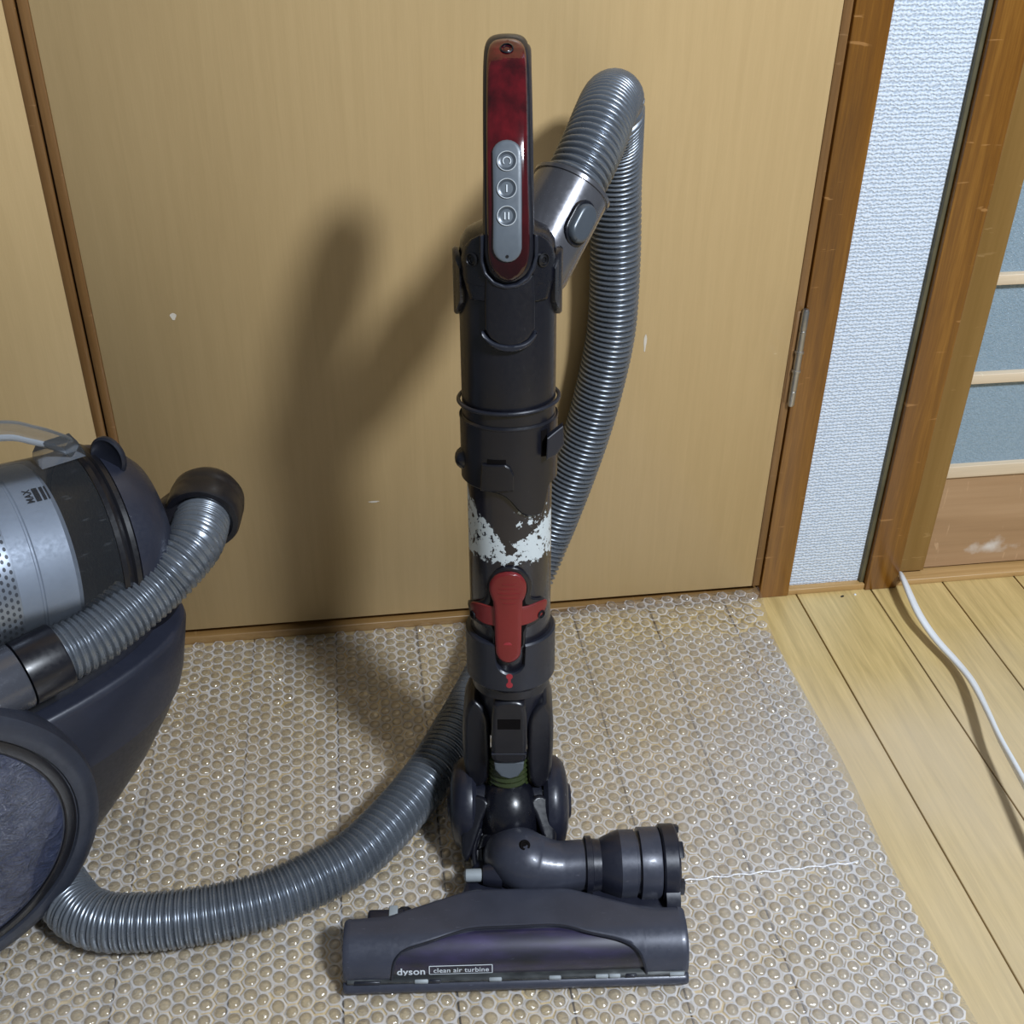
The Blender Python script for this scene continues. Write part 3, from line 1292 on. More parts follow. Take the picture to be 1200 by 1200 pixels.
# red release catch in its raised surround
RK = RL
sur = wpoly([(546, 700), (566, 703), (570, 697), (569, 688), (573, 676), (583, 667), (598, 664), (612, 667), (621, 676), (624, 688), (621, 699), (627, 702), (640, 699), (640, 712),
             (634, 726), (622, 734), (616, 737), (616, 764), (577, 764), (577, 738), (566, 734), (552, 722)], RK, .002)
MB().add(*plate(sur, cyl_map(RK), .0026, .0010, round_it=1)).obj('catch_surround', M['wand'], wand, 50)
rec = wpoly([(551, 706), (572, 710), (575, 703), (572, 692), (574, 680), (583, 673), (597, 671), (610, 674), (617, 681), (619, 692), (615, 702), (617, 710), (637, 705), (637, 713),
             (630, 726), (614, 733), (613, 764), (579, 764), (579, 734), (565, 730), (554, 719)], RK, .003)
MB().add(*plate(rec, cyl_map(RK), .0029, .0003, round_it=1)).obj('catch_recess', M['gap'], wand, 50)
arms = wpoly([(549, 704), (560, 706), (572, 710), (596, 711), (620, 710), (632, 705), (642, 701), (642, 710), (634, 724), (616, 733), (596, 735), (578, 734), (564, 730), (552, 718)], RK, .0036)
MB().add(*plate(arms, cyl_map(RK), .0036, .0008, round_it=1)).obj('catch_arms', M['red'], wand, 50)
cat = [(572, 691), (573, 682), (580, 674.5), (596, 671.5), (610, 674), (617, 682), (618, 692), (615.5, 701), (612, 707), (611, 764), (609, 771), (603, 776), (596, 778), (588, 776), (582, 770), (580, 763), (578, 707), (574.5, 700)]
catch = MB().add(*plate(wpoly(cat, RK, .0062), cyl_map(RK), .0062, .0014, round_it=1)).obj('release_catch', M['red'], wand, 50)
gr = MB()
for yy_, hw in ((685, 9), (690, 13), (695.5, 14), (701, 12), (707, 9)):
    pp = [Vector(cyl_map(RK + .0062)(*wc(597 + hw * (k / 5 - 1), yy_ + 1.0 * (1 - (k / 5 - 1) ** 2), RK + .0062), 0.0)) for k in range(11)]
    gr.add(*tube(pp, [.0002] + [.0006] * 9 + [.0002], 6))
gr.obj('grip_rib', M['red'], catch)
cpt = wc(595, 756, RK + .006)
MB().add(*plate([(cpt[0] + .0036 * math.cos(PI * k / 10), cpt[1] + .0028 * math.sin(PI * k / 10)) for k in range(11)], cyl_map(RK + .0062), .0003, .0001, base=0)).obj('catch_dimple', M['redp'], catch)


def screw(px, py, R, r, parent, z=.0012):
    u, s = wc(px, py, R)
    p = cyl_map(R)(u, s, 0)
    nrm = Vector((p.x, p.y, 0)).normalized()
    o = MB().add(*lathe([(0, -.002), (r * 1.25, -.002), (r * 1.25, z), (r * 1.05, z + .0003), (r * .95, z - .0008), (r * .55, z - .0002), (r * .5, z - .0012), (0, z - .0012)], 24), axis_matrix(p, nrm)).obj('screw', M['screw'], parent)
    return o


screw(558, 719, RK, .0033, wand, .0042)
screw(631, 718, RK, .0033, wand, .0042)

# handle cradle at the top of the upper tube: front shield with a U opening, side wings and tongue
RH = RU + .0015
shl = [(541, 300), (545, 288), (552, 280), (564, 274), (567, 275), (567, 306), (571, 320), (580, 330), (592, 334.5), (604, 333), (616, 325), (622, 313), (625, 300), (625, 274), (632, 275), (641, 281), (648, 290), (651, 302), (651, 318), (641, 350), (551, 350), (541, 318)]
cradle = MB().add(*plate(wpoly(shl, RH), cyl_map(RH), .0012, .0008)).obj('handle_cradle', M['wand_dark'], wand, 50)
MB().add(*plate(wpoly([(570, 318), (582, 331), (592, 335), (604, 334), (614, 329), (624, 318), (626, 352), (625.5, 386), (619, 397), (609, 403), (597, 405), (585, 403), (575, 396), (569.5, 386), (569, 352)], RH), cyl_map(RH), .0024, .0012)).obj('tongue', M['wand'], cradle, 50)
lip = wpoly([(566, 386), (572, 395), (582, 401.5), (597, 404), (611, 402), (620, 396), (627, 385), (627, 392), (621, 402), (611, 409), (597, 412), (583, 409), (573, 402), (566, 392)], RH)
MB().add(*plate(lip, cyl_map(RH), .0042, .0012, round_it=1)).obj('tongue_lip', M['cuff'], cradle, 50)
u_edge = wpoly([(564.5, 275), (567.5, 275), (567.5, 305), (571.5, 319), (580.5, 329), (592, 333.5), (604, 332), (615.5, 324), (621.5, 312), (624.5, 300), (624.5, 274), (628, 274), (628, 301), (625, 315), (618, 327), (606, 336), (592, 338), (579, 333.5), (569, 322), (564.5, 307)], RH)
MB().add(*plate(u_edge, cyl_map(RH), .0036, .0008)).obj('cradle_rim', M['cuff'], cradle, 50)
s_w0, s_w1 = wp(536, 366, 0)[2], wp(543, 288, 0)[2]
for sgn in (-1, 1):
    ph_ = [sgn * a for a in lin(1.02, 2.0, 17)]
    mid_ = 1.50

    def w_top(p):
        q_ = (abs(p) - mid_) / .5
        return s_w1 - .012 * q_ * q_

    def w_bot(p):
        q_ = (abs(p) - mid_) / .5
        return s_w0 + .016 * q_ * q_

    MB().add(*shell(.0428, .0045, ph_, w_bot, w_top)).obj('side_wing', M['wand_dark'], wand, 50)
for px in (552.5, 637):
    screw(px, 304.5, RH + .002, .0042, cradle, .0008)
# dome behind the cradle closing the tube
MB().add(*lathe([(RU - .001, s_should - .006), (RU - .002, s_should + .004), (.032, s_should + .012), (.020, s_should + .018), (0, s_should + .020)], 48)).obj('tube_cap', M['wand_dark'], wand)

# handle: a loop whose front bar leans back towards the top
rows = [(334, .043), (318, .0435), (300, .043), (270, .0405), (235, .035), (200, .029), (165, .021), (130, .010), (100, -.001), (75, -.012), (56, -.024)]
hp = []
for py, off in rows:
    p = wp(595.5, py, off)
    hp.append(Vector((p.x, -off, p.z)))
back_top = hp[-1] + Vector((0, .016, .006))
loop_pts = hp[2:] + [back_top, hp[-1] + Vector((0, .038, -.003)), hp[-1] + Vector((0, .050, -.024)), hp[-1] + Vector((0, .046, -.055)), hp[-1] + Vector((0, .030, -.085)), hp[-1] + Vector((0, .006, -.115)), hp[-1] + Vector((0, -.012, -.150))]
lp, _ = resample(catmull(loop_pts, 10), n=60)
# the frame sits behind the red cover
shift = []
for i_, p in enumerate(lp):
    tg = (lp[min(60, i_ + 1)] - lp[max(0, i_ - 1)]).normalized()
    shift.append(p + Vector((0, tg.z, -tg.y)) * .0125)


def hsec(i):
    t_ = i / 60
    w = .0195 - .0022 * min(1, t_ / .4) if t_ < .55 else .0165
    h = .0105
    out = []
    for k in range(24):
        q = 2 * PI * k / 24
        ca, sa = math.cos(q), math.sin(q)
        out.append((math.copysign(abs(ca) ** .55, ca) * h, math.copysign(abs(sa) ** .55, sa) * w))
    return out


MB().add(*tube(shift, 0, section=hsec, up=Vector((0, -1, 0)))).obj('handle_loop', M['cuff'], wand, 50)

# smooth curve y(s) of the handle front for the pieces that lie on it
hs = catmull(hp, 8)
hsamp = [(p.z, p.y) for p in hs]


def front_y(s):
    if s <= hsamp[0][0]:
        return hsamp[0][1]
    for (s0, y0), (s1, y1) in zip(hsamp, hsamp[1:]):
        if s0 <= s <= s1:
            return y0 + (y1 - y0) * (s - s0) / max(1e-9, s1 - s0)
    (s0, y0), (s1, y1) = hsamp[-3], hsamp[-1]
    return y1 + (y1 - y0) / (s1 - s0) * (s - s1) * 1.35


def hmap(bulge):
    def f(u, s, h):
        return Vector((u, front_y(s) + bulge * (u / .016) ** 2 - h, s))
    return f


def hpt(px, py):
    """ray onto the handle front -> (u, s)"""
    off = .03
    for _ in range(12):
        p = wp(px, py, off)
        off = off + (-front_y(p.z) - off) * .7
    return (p.x, p.z)


frame_o = [(567, 272), (566, 200), (565.5, 120), (566, 70), (568, 52), (574, 44), (584, 41), (596, 40.5), (608, 41.5), (616, 46), (620, 56), (621, 75), (622, 130), (623, 200), (626, 272), (626, 300), (620, 322), (604, 332), (588, 332), (573, 320), (567, 300)]
MB().add(*plate([hpt(*p) for p in frame_o], hmap(.003), .0005, .0015, base=-.014, round_it=2)).obj('handle_frame', M['wand'], wand, 50)
cov = [(571, 280), (570, 200), (569.5, 120), (570, 74), (572, 56), (577, 48), (586, 45.5), (596, 45), (605, 46), (612, 50), (616, 58), (617, 75), (618, 130), (618.5, 200), (621, 280), (620, 305), (614, 320), (602, 329), (590, 329), (578, 320), (572, 305)]
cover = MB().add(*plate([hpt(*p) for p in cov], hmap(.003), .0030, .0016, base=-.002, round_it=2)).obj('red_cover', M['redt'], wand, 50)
bp = [(577, 178)] + [(594 - 17.5 * math.cos(a), 180 - 17 * math.sin(a)) for a in lin(.15, PI - .15, 11)] + [(611.5, 240)] + [(594.5 + 17 * math.cos(a), 288 + 18 * math.sin(a)) for a in lin(.1, PI - .1, 11)] + [(578, 240)]
cpl = MB().add(*plate([hpt(*p) for p in bp], hmap(.001), .0044, .0006, base=0.002)).obj('control_panel', M['grey'], wand, 50)
for k, (bx, by) in enumerate(((594, 187.5), (594, 219.5), (594, 251.5))):
    u0, s0 = hpt(bx, by)
    R_ = .0072
    e1 = Vector((1, 0, 0))
    y0 = front_y(s0)
    sl = (front_y(s0 + .004) - front_y(s0 - .004)) / .008
    nrm = Vector((0, -1, sl)).normalized()
    mat = axis_matrix((u0, y0 - .0044, s0), nrm)
    b = MB().add(*lathe([(R_ * .93, -.001), (R_ * .93, .0006), (R_ * .80, .0001), (R_ * .5, -.0002), (0, -.0003)], 32), mat).obj('button', M['button'], cpl)
    MB().add(*lathe([(R_, -.001), (R_, .0006), (R_ * .97, .0010), (R_ * .92, .0007), (R_ * .92, -.001)], 36), mat).obj('button_ring', M['mark'], b)
    sm = MB()
    if k == 0:
        pp = [Vector((.0028 * math.sin(a), -.0028 * math.cos(a), .0004)) for a in lin(.75, 2 * PI - .75, 20)]
        sm.add(*tube(pp, .0004, 6), mat)
    else:
        for dx in ((0,) if k == 1 else (-.0014, .0014)):
            sm.add(*box(.0009, .0052, .0008, c=(dx, 0, .0004)), mat)
    sm.obj('symbol', M['mark'], b)
u0, s0 = hpt(594.5, 299)
MB().add(*lathe([(0, .0003), (.0012, .0003), (.0012, -.001)], 14), axis_matrix((u0, front_y(s0) - .0045, s0), (0, -1, 0))).obj('indicator_dot', M['inkb'], cpl)
u0, s0 = hpt(594, 56)
sl = (front_y(s0) - front_y(s0 - .006)) / .006
MB().add(*lathe([(.0050, -.002), (.0050, .0004), (.0042, .0008), (.0038, -.0012), (.0024, -.0002), (.0018, -.001), (0, -.001)], 24), axis_matrix((u0, front_y(s0) - .0036, s0), (0, -1, sl))).obj('screw', M['wand_dark'], cover)

# silver hose cuff leaving the back of the wand, up to the right, with its release button
c0 = at_d(622, 312, .925)
c1 = at_d(671, 219, .935)
ax = (c1 - c0).normalized()
Lc = (c1 - c0).length
mt = WI @ axis_matrix(c0, ax, (0, -1, 0))
hc = MB().add(*lathe([(0, -.01), (.030, -.01), (.0325, 0), (.0325, Lc - .004), (.0338, Lc - .0035), (.0340, Lc - .0005), (.0315, Lc + .0015), (.027, Lc + .001), (0, Lc + .001)], 56), mt).obj('hose_cuff', M['collar'], wand)


def obround(w, h, n=10):
    return [(w * math.cos(a), (h - w) + w * math.sin(a)) for a in lin(0, PI, n)] + [(-w * math.cos(a), -(h - w) - w * math.sin(a)) for a in lin(0, PI, n)]


# release button on the side of the cuff facing the camera's right
d = ray(686, 262)
p_side = at_d(686, 262, .902)
rel = p_side - c0
zc = rel.dot(ax)
rad = (rel - ax * zc).normalized()
mtb = WI @ axis_matrix(c0 + ax * zc + rad * .0315, rad, ax)


def bmap(a, b, h):
    return mtb @ Vector((b, -a, h))


MB().add(*plate(obround(.0125, .0195), bmap, .0022, .0008, base=-.006)).obj('button_recess', M['wand_dark'], hc, 50)
MB().add(*plate(obround(.0100, .0165), bmap, .0072, .0022, base=0)).obj('release_button', M['button'], hc, 50)

# hinge end of the wand: latch, cheeks, grey foot label
s_n = sc(822, RL)
ly = .030


def wfl(a, b, h):
    return Vector((a, -ly - h, b))


def wpl(pts, off=ly):
    out = []
    for x, y in pts:
        p = wp(x, y, off)
        out.append((p.x, p.z))
    return out


MB().add(*plate(wpl([(577, 824), (584, 820), (597, 818.5), (610, 820), (617, 825), (618, 884), (614, 892), (580, 892), (575, 884)]), wfl, .005, .0028, base=-.02, round_it=1)).obj('latch', M['wand'], wand, 50)
MB().add(*plate(wpl([(583, 839), (610, 839), (610, 851), (583, 851)]), wfl, .0052, .0002, base=0)).obj('latch_slot', M['gap'], wand)
MB().add(*plate(wpl([(576, 879), (617, 879), (617, 881), (576, 881)]), wfl, .0056, .0003, base=0)).obj('latch_step', M['cuff'], wand)
MB().add(*plate(wpl([(579, 893), (614, 893), (613, 901), (607, 909), (597, 912), (587, 909), (580, 901)]), wfl, .0012, .0006, base=-.012)).obj('foot_tab', M['grey'], wand, 50)
for sg in (-1, 1):
    pts = []
    if sg < 0:
        pts = [(541, 850), (545, 835), (553, 822), (562, 826), (571, 836), (574, 852), (574, 905), (568, 920), (556, 925), (546, 918), (542, 890)]
    else:
        pts = [(649, 850), (646, 835), (639, 822), (631, 826), (621, 836), (618, 852), (618, 905), (624, 920), (636, 925), (645, 918), (648, 890)]
    P = wpl(pts, .018)
    MB().add(*plate(P, lambda a, b, h: Vector((a, -.018 - h * 1.0 + (abs(a) / .04) ** 2 * .010, b)), .006, .003, base=-.040, round_it=1)).obj('hinge_cheek', M['wand'], wand, 60)
MB().add(*lathe([(0, s_n - .055), (.026, s_n - .055), (.030, s_n - .02), (.033, s_n + .004), (0, s_n + .004)], 40), Matrix.Translation((0, .004, 0))).obj('hinge_core', M['bodyd'], wand)

# ------------------------------------------------------------------ floor head
A_, B_ = at_z(404, 1172), at_z(805, 1160)
H_O = (A_ + B_) / 2 + Vector((0, 0, .0055))
H_X = (B_ - A_).normalized()
H_Y = Vector((-H_X.y, H_X.x, 0))
HM = Matrix(((H_X.x, H_Y.x, 0, H_O.x), (H_X.y, H_Y.y, 0, H_O.y), (0, 0, 1, H_O.z), (0, 0, 0, 1)))
HI = HM.inverted()
head = empty('floor_head', HM)
tag(head, 'charcoal turbine floor head with violet window lying on the bubble wrap', 'vacuum head')
HW = .1515


def hpx(px, py, y):
    o = HI @ CAM
    d = HI.to_3x3() @ ray(px, py)
    return o + d * ((y - o.y) / d.y)


def prof(t):
    """cross-section of the head: t 0 at the bumper, 1 at the crown, >1 along the flat top to the back"""
    if t <= 1:
        a = t * PI / 2
        return (.0335 - .0305 * math.cos(a), .014 + .0325 * math.sin(a))
    return (.0335 + (t - 1) * .05, .0465 - .004 * (t - 1) ** 2)


def hs_map(x, t, h):
    y, z = prof(t)
    y2, z2 = prof(t + .01)
    y1, z1 = prof(max(0, t - .01))
    ty, tz = y2 - y1, z2 - z1
    l = math.hypot(ty, tz)
    return Vector((x, y - tz / l * h, z + ty / l * h))


def x_at(px, py):
    # ray onto the head surface -> (x, t)
    best = None
    o = HI @ CAM
    d = HI.to_3x3() @ ray(px, py)
    for k in range(261):
        t_ = k / 120
        y, z = prof(t_)
        s_ = (y - o.y) / d.y
        e = abs(o.z + d.z * s_ - z)
        x_ = o.x + d.x * s_
        if best is None or e < best[0]:
            best = (e, x_, t_)
    return best[1], best[2]


# window outline (upper limit t as a function of x)
wpts = [x_at(*p) for p in ((459, 1147), (461, 1132), (466, 1121), (476, 1113), (500, 1105), (530, 1095), (556, 1088.5), (600, 1086.5), (655, 1085), (690, 1093), (722, 1100), (740, 1107), (750, 1117), (756, 1133), (757, 1146))]
XW0, XW1 = wpts[0][0], wpts[-1][0]


def interp(pts, x):
    if x <= pts[0][0]:
        return pts[0][1]
    for (x0, y0), (x1, y1) in zip(pts, pts[1:]):
        if x <= x1:
            return y0 + (y1 - y0) * (x - x0) / max(1e-9, x1 - x0)
    return pts[-1][1]


bpts = [(-.152, 1.22), (-.125, 1.26), (-.112, 1.28), (-.045, 1.80), (-.035, 1.84), (.040, 1.84), (.052, 1.80), (.085, 1.55), (.105, 1.40), (.125, 1.32), (.152, 1.30)]


def t_low(x):
    if XW0 < x < XW1:
        return max(.02, interp(wpts, x))
    return .02


xs = sorted(set(lin(-HW + .006, HW - .006, 110) + [XW0 - .0002, XW0 + .0002, XW1 - .0002, XW1 + .0002]))
sh = MB()
NT_ = 22
rows_o, rows_i = [], []
TH = .004
v, f = [], []
for x in xs:
    t0, t1 = t_low(x), interp(bpts, x)
    for k in range(NT_ + 1):
        tt = t0 + (t1 - t0) * k / NT_
        v.append(hs_map(x, tt, 0 if 0 < k < NT_ else -.0012))
    for k in range(NT_, -1, -1):
        tt = t0 + (t1 - t0) * k / NT_
        v.append(hs_map(x, tt, -TH))
    # (outer row then inner row back)
n = 2 * (NT_ + 1)
for i in range(len(xs) - 1):
    for k in range(n):
        l = (k + 1) % n
        f.append([i * n + k, i * n + l, (i + 1) * n + l, (i + 1) * n + k])
f.append(list(range(n)))
f.append([(len(xs) - 1) * n + k for k in range(n)])
sh.add(v, f)
shellh = sh.obj('housing', M['head'], head, 40)
# raised rim round the window
rim = [Vector(hs_map(x, max(.02, t_), .0006)) for x, t_ in wpts]
rim2, _ = resample(catmull(rim, 6), n=90)
MB().add(*tube(rim2, .0012, 8)).obj('window_rim', M['cuff'], shellh)
# end caps: rounded solid ends
for sg in (-1, 1):
    rings = []
    tb = interp(bpts, sg * .15)
    for dx, sc_ in ((.0, 1.0), (.0025, .985), (.0045, .95), (.0058, .88)):
        ring = []
        for k in range(25):
            y, z = prof(tb * k / 24)
            ring.append((y, z))
        yb, zb = prof(tb)
        ring += [(yb + .003, zb - .006), (yb + .004, .012), (yb, .003), (.010, .003), (.004, .006)]
        cy = sum(p[0] for p in ring) / len(ring)
        cz = sum(p[1] for p in ring) / len(ring)
        rings.append([Vector((sg * (HW - .0062 + dx), cy + (p[0] - cy) * sc_, cz + (p[1] - cz) * sc_)) for p in ring])
    MB().add(*loft(rings)).obj('end_cap', M['head'], head, 40)
# inner clear cover over the brush bar (dark violet)
rings = []
for x in lin(XW0 - .004, XW1 + .004, 40):
    rings.append([hs_map(x, 1.12 * k / 24, -.0030) for k in range(25)] + [Vector((x, .034, .016)), Vector((x, .012, .010))])
MB().add(*loft(rings)).obj('window', M['window'], head, 50)
# lower body / sole
MB().add(*span(-HW + .005, HW - .005, .010, .055, .002, .016, .002)).obj('sole', M['bodyd'], head, 50)
MB().add(*plate([(-.108, .045), (-.045, .068), (.046, .068), (.10, .058), (.142, .050), (.142, .125), (.060, .125), (-.028, .128), (-.040, .110), (-.050, .075)],
                lambda a, b, h: Vector((a, b, h)), .031, .003, base=.004, step=.006)).obj('rear_body', M['headd'], head, 50)
# bumper strip and the translucent hinge strip above it
bprof = [(.007, .000), (.0015, .0012), (-.0015, .0045), (-.0018, .008), (-.0002, .0112), (.003, .0130), (.010, .0130), (.012, .004)]
rings = [[Vector((x, y * s_ + (1 - s_) * .005, z * s_ + (1 - s_) * .007)) for y, z in bprof] for x, s_ in ((-HW, .75), (-HW + .0015, .93), (-HW + .004, 1), (HW - .004, 1), (HW - .0015, .93), (HW, .75))]
MB().add(*loft(rings)).obj('bumper', M['head'], head, 50)
rings = [[Vector((x, y, z)) for y, z in ((.0015, .0130), (.0012, .0160), (.004, .0185), (.009, .018), (.009, .013))] for x in (-HW + .004, HW - .004)]
MB().add(*loft(rings)).obj('hinge_strip', M['strip'], head, 50)
for px0, px1 in ((415, 446), (486, 502), (503, 517), (573, 588), (643, 657), (697, 712), (713, 726), (732, 745), (783, 800)):
    a = hpx(px0, 1152, .002).x
    b = hpx(px1, 1152, .002).x
    MB().add(*span(a, b, .0004, .006, .0136, .0172, .0006, 1)).obj('hinge_clip', M['knob'] if px0 not in (415, 503, 732) else M['cuff'], head, 50)
# lettering on the window


def letter(txt, x0, x1, t_mid, bold, name):
    v_, f_ = text_mesh(txt, .010, 1.05, bold)
    mx0, mx1 = min(p.x for p in v_), max(p.x for p in v_)
    k = (x1 - x0) / (mx1 - mx0)
    out = []
    for p in v_:
        hgt = (p.y - .0033) * k
        out.append(hs_map(x0 + (p.x - mx0) * k, t_mid + hgt / .0485, -.0026))
    return MB().add(out, f_)


a, tm = x_at(465, 1140)
b, _ = x_at(498, 1140)
lt_ = letter('dyson', a, b, tm - .03, .00018, 'x')
a2, _ = x_at(508, 1138)
b2, _ = x_at(573, 1138)
v_, f_ = text_mesh('clean air turbine', .010, 1.1, .0001)
lt2 = letter('clean air turbine', a2, b2, tm - .02, .00008, 'x')
lt_.add(lt2.v, lt2.f)
fx0, _ = x_at(503, 1138)
fx1, _ = x_at(577, 1138)
hh_ = .0046 / .0485
t0_, t1_ = tm - .02 - hh_ * .85, tm - .02 + hh_ * 1.0
w_ = .00035
for (xa, xb, ta, tb_) in ((fx0, fx1, t0_ - w_ / .0485, t0_ + w_ / .0485), (fx0, fx1, t1_ - w_ / .0485, t1_ + w_ / .0485), (fx0 - w_, fx0 + w_, t0_, t1_), (fx1 - w_, fx1 + w_, t0_, t1_)):
    lt_.add([hs_map(xa, ta, -.0026), hs_map(xb, ta, -.0026), hs_map(xb, tb_, -.0026), hs_map(xa, tb_, -.0026)], [[0, 1, 2, 3]])
lt_.obj('lettering', M['mark'], head)
# little rear castor bumps at the back left
p = hpx(474, 1073, .056)
MB().add(*lathe([(0, -.006), (.008, -.006), (.010, -.003), (.010, .003), (.008, .006), (0, .006)], 20), axis_matrix((p.x, .058, .028), (1, 0, 0))).obj('castor', M['bodyd'], head)
MB().add(*span(-.132, -.098, .046, .060, .018, .040, .003)).obj('rear_latch', M['headd'], head, 50)
MB().add(*span(-.113, -.105, .0455, .062, .030, .0415, .001)).obj('latch_pin', M['knob'], head, 50)

# turbine pod on the right: cone, bands and end plate round an axis along x
TY, TZ = .100, .0425


def tx(px):
    return hpx(px, 1018, TY).x


X_ = {k: tx(k) for k in (684, 692, 707, 724, 742, 747, 770, 773, 790, 796)}
mt = axis_matrix((0, TY, TZ), (1, 0, 0), (0, 0, 1))
MB().add(*lathe([(0, X_[684]), (.0245, X_[684]), (.0265, X_[684] + .001), (.0265, X_[692]), (.024, X_[692] + .0008), (.0235, X_[707] - .004), (.026, X_[707]), (.0312, X_[724] - .001), (.0312, X_[724] + .003), (0, X_[724] + .003)], 44), mt).obj('turbine_cone', M['headd'], head)
MB().add(*lathe([(.028, X_[724] - .0004), (.0315, X_[724]), (.0315, X_[742]), (.0295, X_[742] + .0006), (.0295, X_[747] - .0006), (.0335, X_[747]), (.0335, X_[770] - .001), (.033, X_[770]), (0, X_[770])], 48), mt).obj('turbine_housing', M['head'], head)
MB().add(*lathe([(0, X_[770] + .0004), (.0345, X_[770] + .0008), (.0362, X_[773]), (.0362, X_[790] - .002), (.0345, X_[790]), (.022, X_[790]), (.020, X_[790] + .002), (.010, X_[790] + .003), (0, X_[790] + .003)], 48), mt).obj('turbine_end_plate', M['headd'], head)
for k in range(6):
    a = k * PI / 3 + .35
    MB().add(*plate([(.0352 * math.cos(a + d_), .0352 * math.sin(a + d_)) for d_ in lin(-.22, .22, 6)] + [(.029 * math.cos(a + d_), .029 * math.sin(a + d_)) for d_ in lin(.22, -.22, 6)],
                    lambda q, w, h: mt @ Vector((q, w, X_[790] + h)), .0035, .0008, base=-.001)).obj('end_tab', M['bodyd'], head, 50)
# arm from the end plate down to the housing
ya = hpx(783, 1068, .062)
MB().add(*loft([[Vector((x, y, z)) for x, y in ((X_[773], y0 - .010), (X_[790] - .001, y0 - .010), (X_[790] - .001, y0 + .012), (X_[773], y0 + .012))] for y0, z in ((.096, .052), (.080, .049), (.068, .042), (.062, .030))])).obj('turbine_arm', M['headd'], head, 50)
q = hpx(601, 1003, .126)
rc = Vector((q.x, .126, q.z + .004))
rn = (HI.to_3x3() @ Vector((0, -.62, .78))).normalized()
# elbow duct from the swivel to the turbine
ep = [Vector((X_[684] + .002, TY, TZ)), Vector((.060, TY, TZ)), Vector((.040, TY - .001, TZ)), Vector((.024, .1005, .0440)), Vector((.009, .1045, .0465)), rc + rn * .010 + Vector((0, -.002, -.002)), rc - rn * .004]
ep, _ = resample(catmull(ep, 8), n=44)
er = [.0232 + .0055 * min(1, max(0, (k / 44 - .25) / .4)) for k in range(45)]
elbow = MB().add(*tube(ep, er, 40)).obj('elbow_duct', M['head'], head, 60)
p = hpx(612, 988, .105)
MB().add(*lathe([(0, .0015), (.0022, .0012), (.0030, .0022), (.0046, .0024), (.0052, .0005), (.0052, -.004)], 22), axis_matrix((.0105, .0985, .0735), (.12, -.55, .83))).obj('elbow_screw', M['gap'], elbow)
p = hpx(548, 1026, .095)
kx = hpx(545, 1026, .095)
mk = axis_matrix((kx.x, .095, kx.z), (1, 0, 0))
MB().add(*lathe([(0, -.0012), (.0035, -.001), (.0058, .0008), (.0060, .003), (.0060, .0155), (.0048, .0165), (.0048, .035), (0, .035)], 24), mk).obj('airflow_knob', M['knob'], head)
MB().add(*lathe([(0, .0165), (.0085, .0165), (.0105, .022), (.0125, .034), (0, .034)], 24), mk).obj('knob_boss', M['headd'], head)

# swivel hub: ring, yoke cheeks, bellows, side wheels
SL = axis_matrix((0, .132, .060), (0, -.72, .69), (1, 0, 0))


def slant(px, py):
    Mi = (HM @ SL).inverted()
    o = Mi @ CAM
    d = Mi.to_3x3() @ ray(px, py)
    p = o - d * (o.z / d.z)
    return (p.x, p.y)


mh = axis_matrix(rc, rn, (1, 0, 0))
MB().add(*lathe([(.0300, .0035), (.0325, .0030), (.0330, .0010), (.0345, .0010), (.0352, .0022), (.0362, .0036), (.0378, .0042), (.0394, .0036), (.0404, .0020), (.0408, -.001), (.0408, -.004), (.039, -.012), (0, -.014)], 56), mh).obj('swivel_ring', M['wand'], head)
hp_ = [rc - rn * .010, rc - rn * .012 + Vector((0, .018, .012)), Vector((-.001, .152, .062)), Vector((-.002, .170, .072))]
hp_, _ = resample(catmull(hp_, 8), n=20)
MB().add(*tube(hp_, [.0365 - .0125 * k / 20 for k in range(21)], 36)).obj('swivel_hub', M['wand_dark'], head, 60)
gb = Vector((-.002, .170, .085))
wa = HI.to_3x3() @ W_A
mg = axis_matrix(gb - wa * .02, wa)
pr_ = []
for k in range(9):
    z = .052 * k / 9 + .0
    pr_ += [(.0182, z), (.0200, z + .0018), (.0200, z + .0032), (.0182, z + .0050)]
MB().add(*lathe([(0, 0)] + pr_ + [(0, .052)], 36), mg).obj('bellows', M['green'], head, 60)
for sg in (-1, 1):
    if sg < 0:
        pts = [(541, 1008), (540, 985), (541, 955), (545, 938), (556, 931), (570, 935), (575, 944), (566, 958), (560, 980), (552, 1003), (547, 1012)]
    else:
        pts = [(653, 988), (652, 955), (648, 940), (637, 931), (624, 933), (619, 943), (627, 956), (634, 975), (640, 992), (648, 998)]
    P = [slant(x, y) for x, y in pts]
    MB().add(*plate(P, lambda a, b, h: SL @ Vector((a, b, h - (abs(a) / .045) ** 2 * .008)), .004, .0025, base=-.034, round_it=1)).obj('yoke_cheek', M['wand'], head, 60)
    mw = axis_matrix((sg * .0435 + (.0 if sg > 0 else -.0015), .176, .0462), (sg, 0, 0))
    MB().add(*lathe([(0, -.012), (.040, -.012), (.0445, -.008), (.0455, -.003), (.0440, .003), (.038, .0095), (.027, .0125), (.018, .0135), (.016, .016), (0, .0165)], 44), mw).obj('wheel', M['headd'], head)
AX_ = None
MB().add(*lathe([(0, -.042), (.028, -.042), (.028, .042), (0, .042)], 30), axis_matrix((0, .168, .052), (1, 0, 0))).obj('axle_block', M['bodyd'], head)

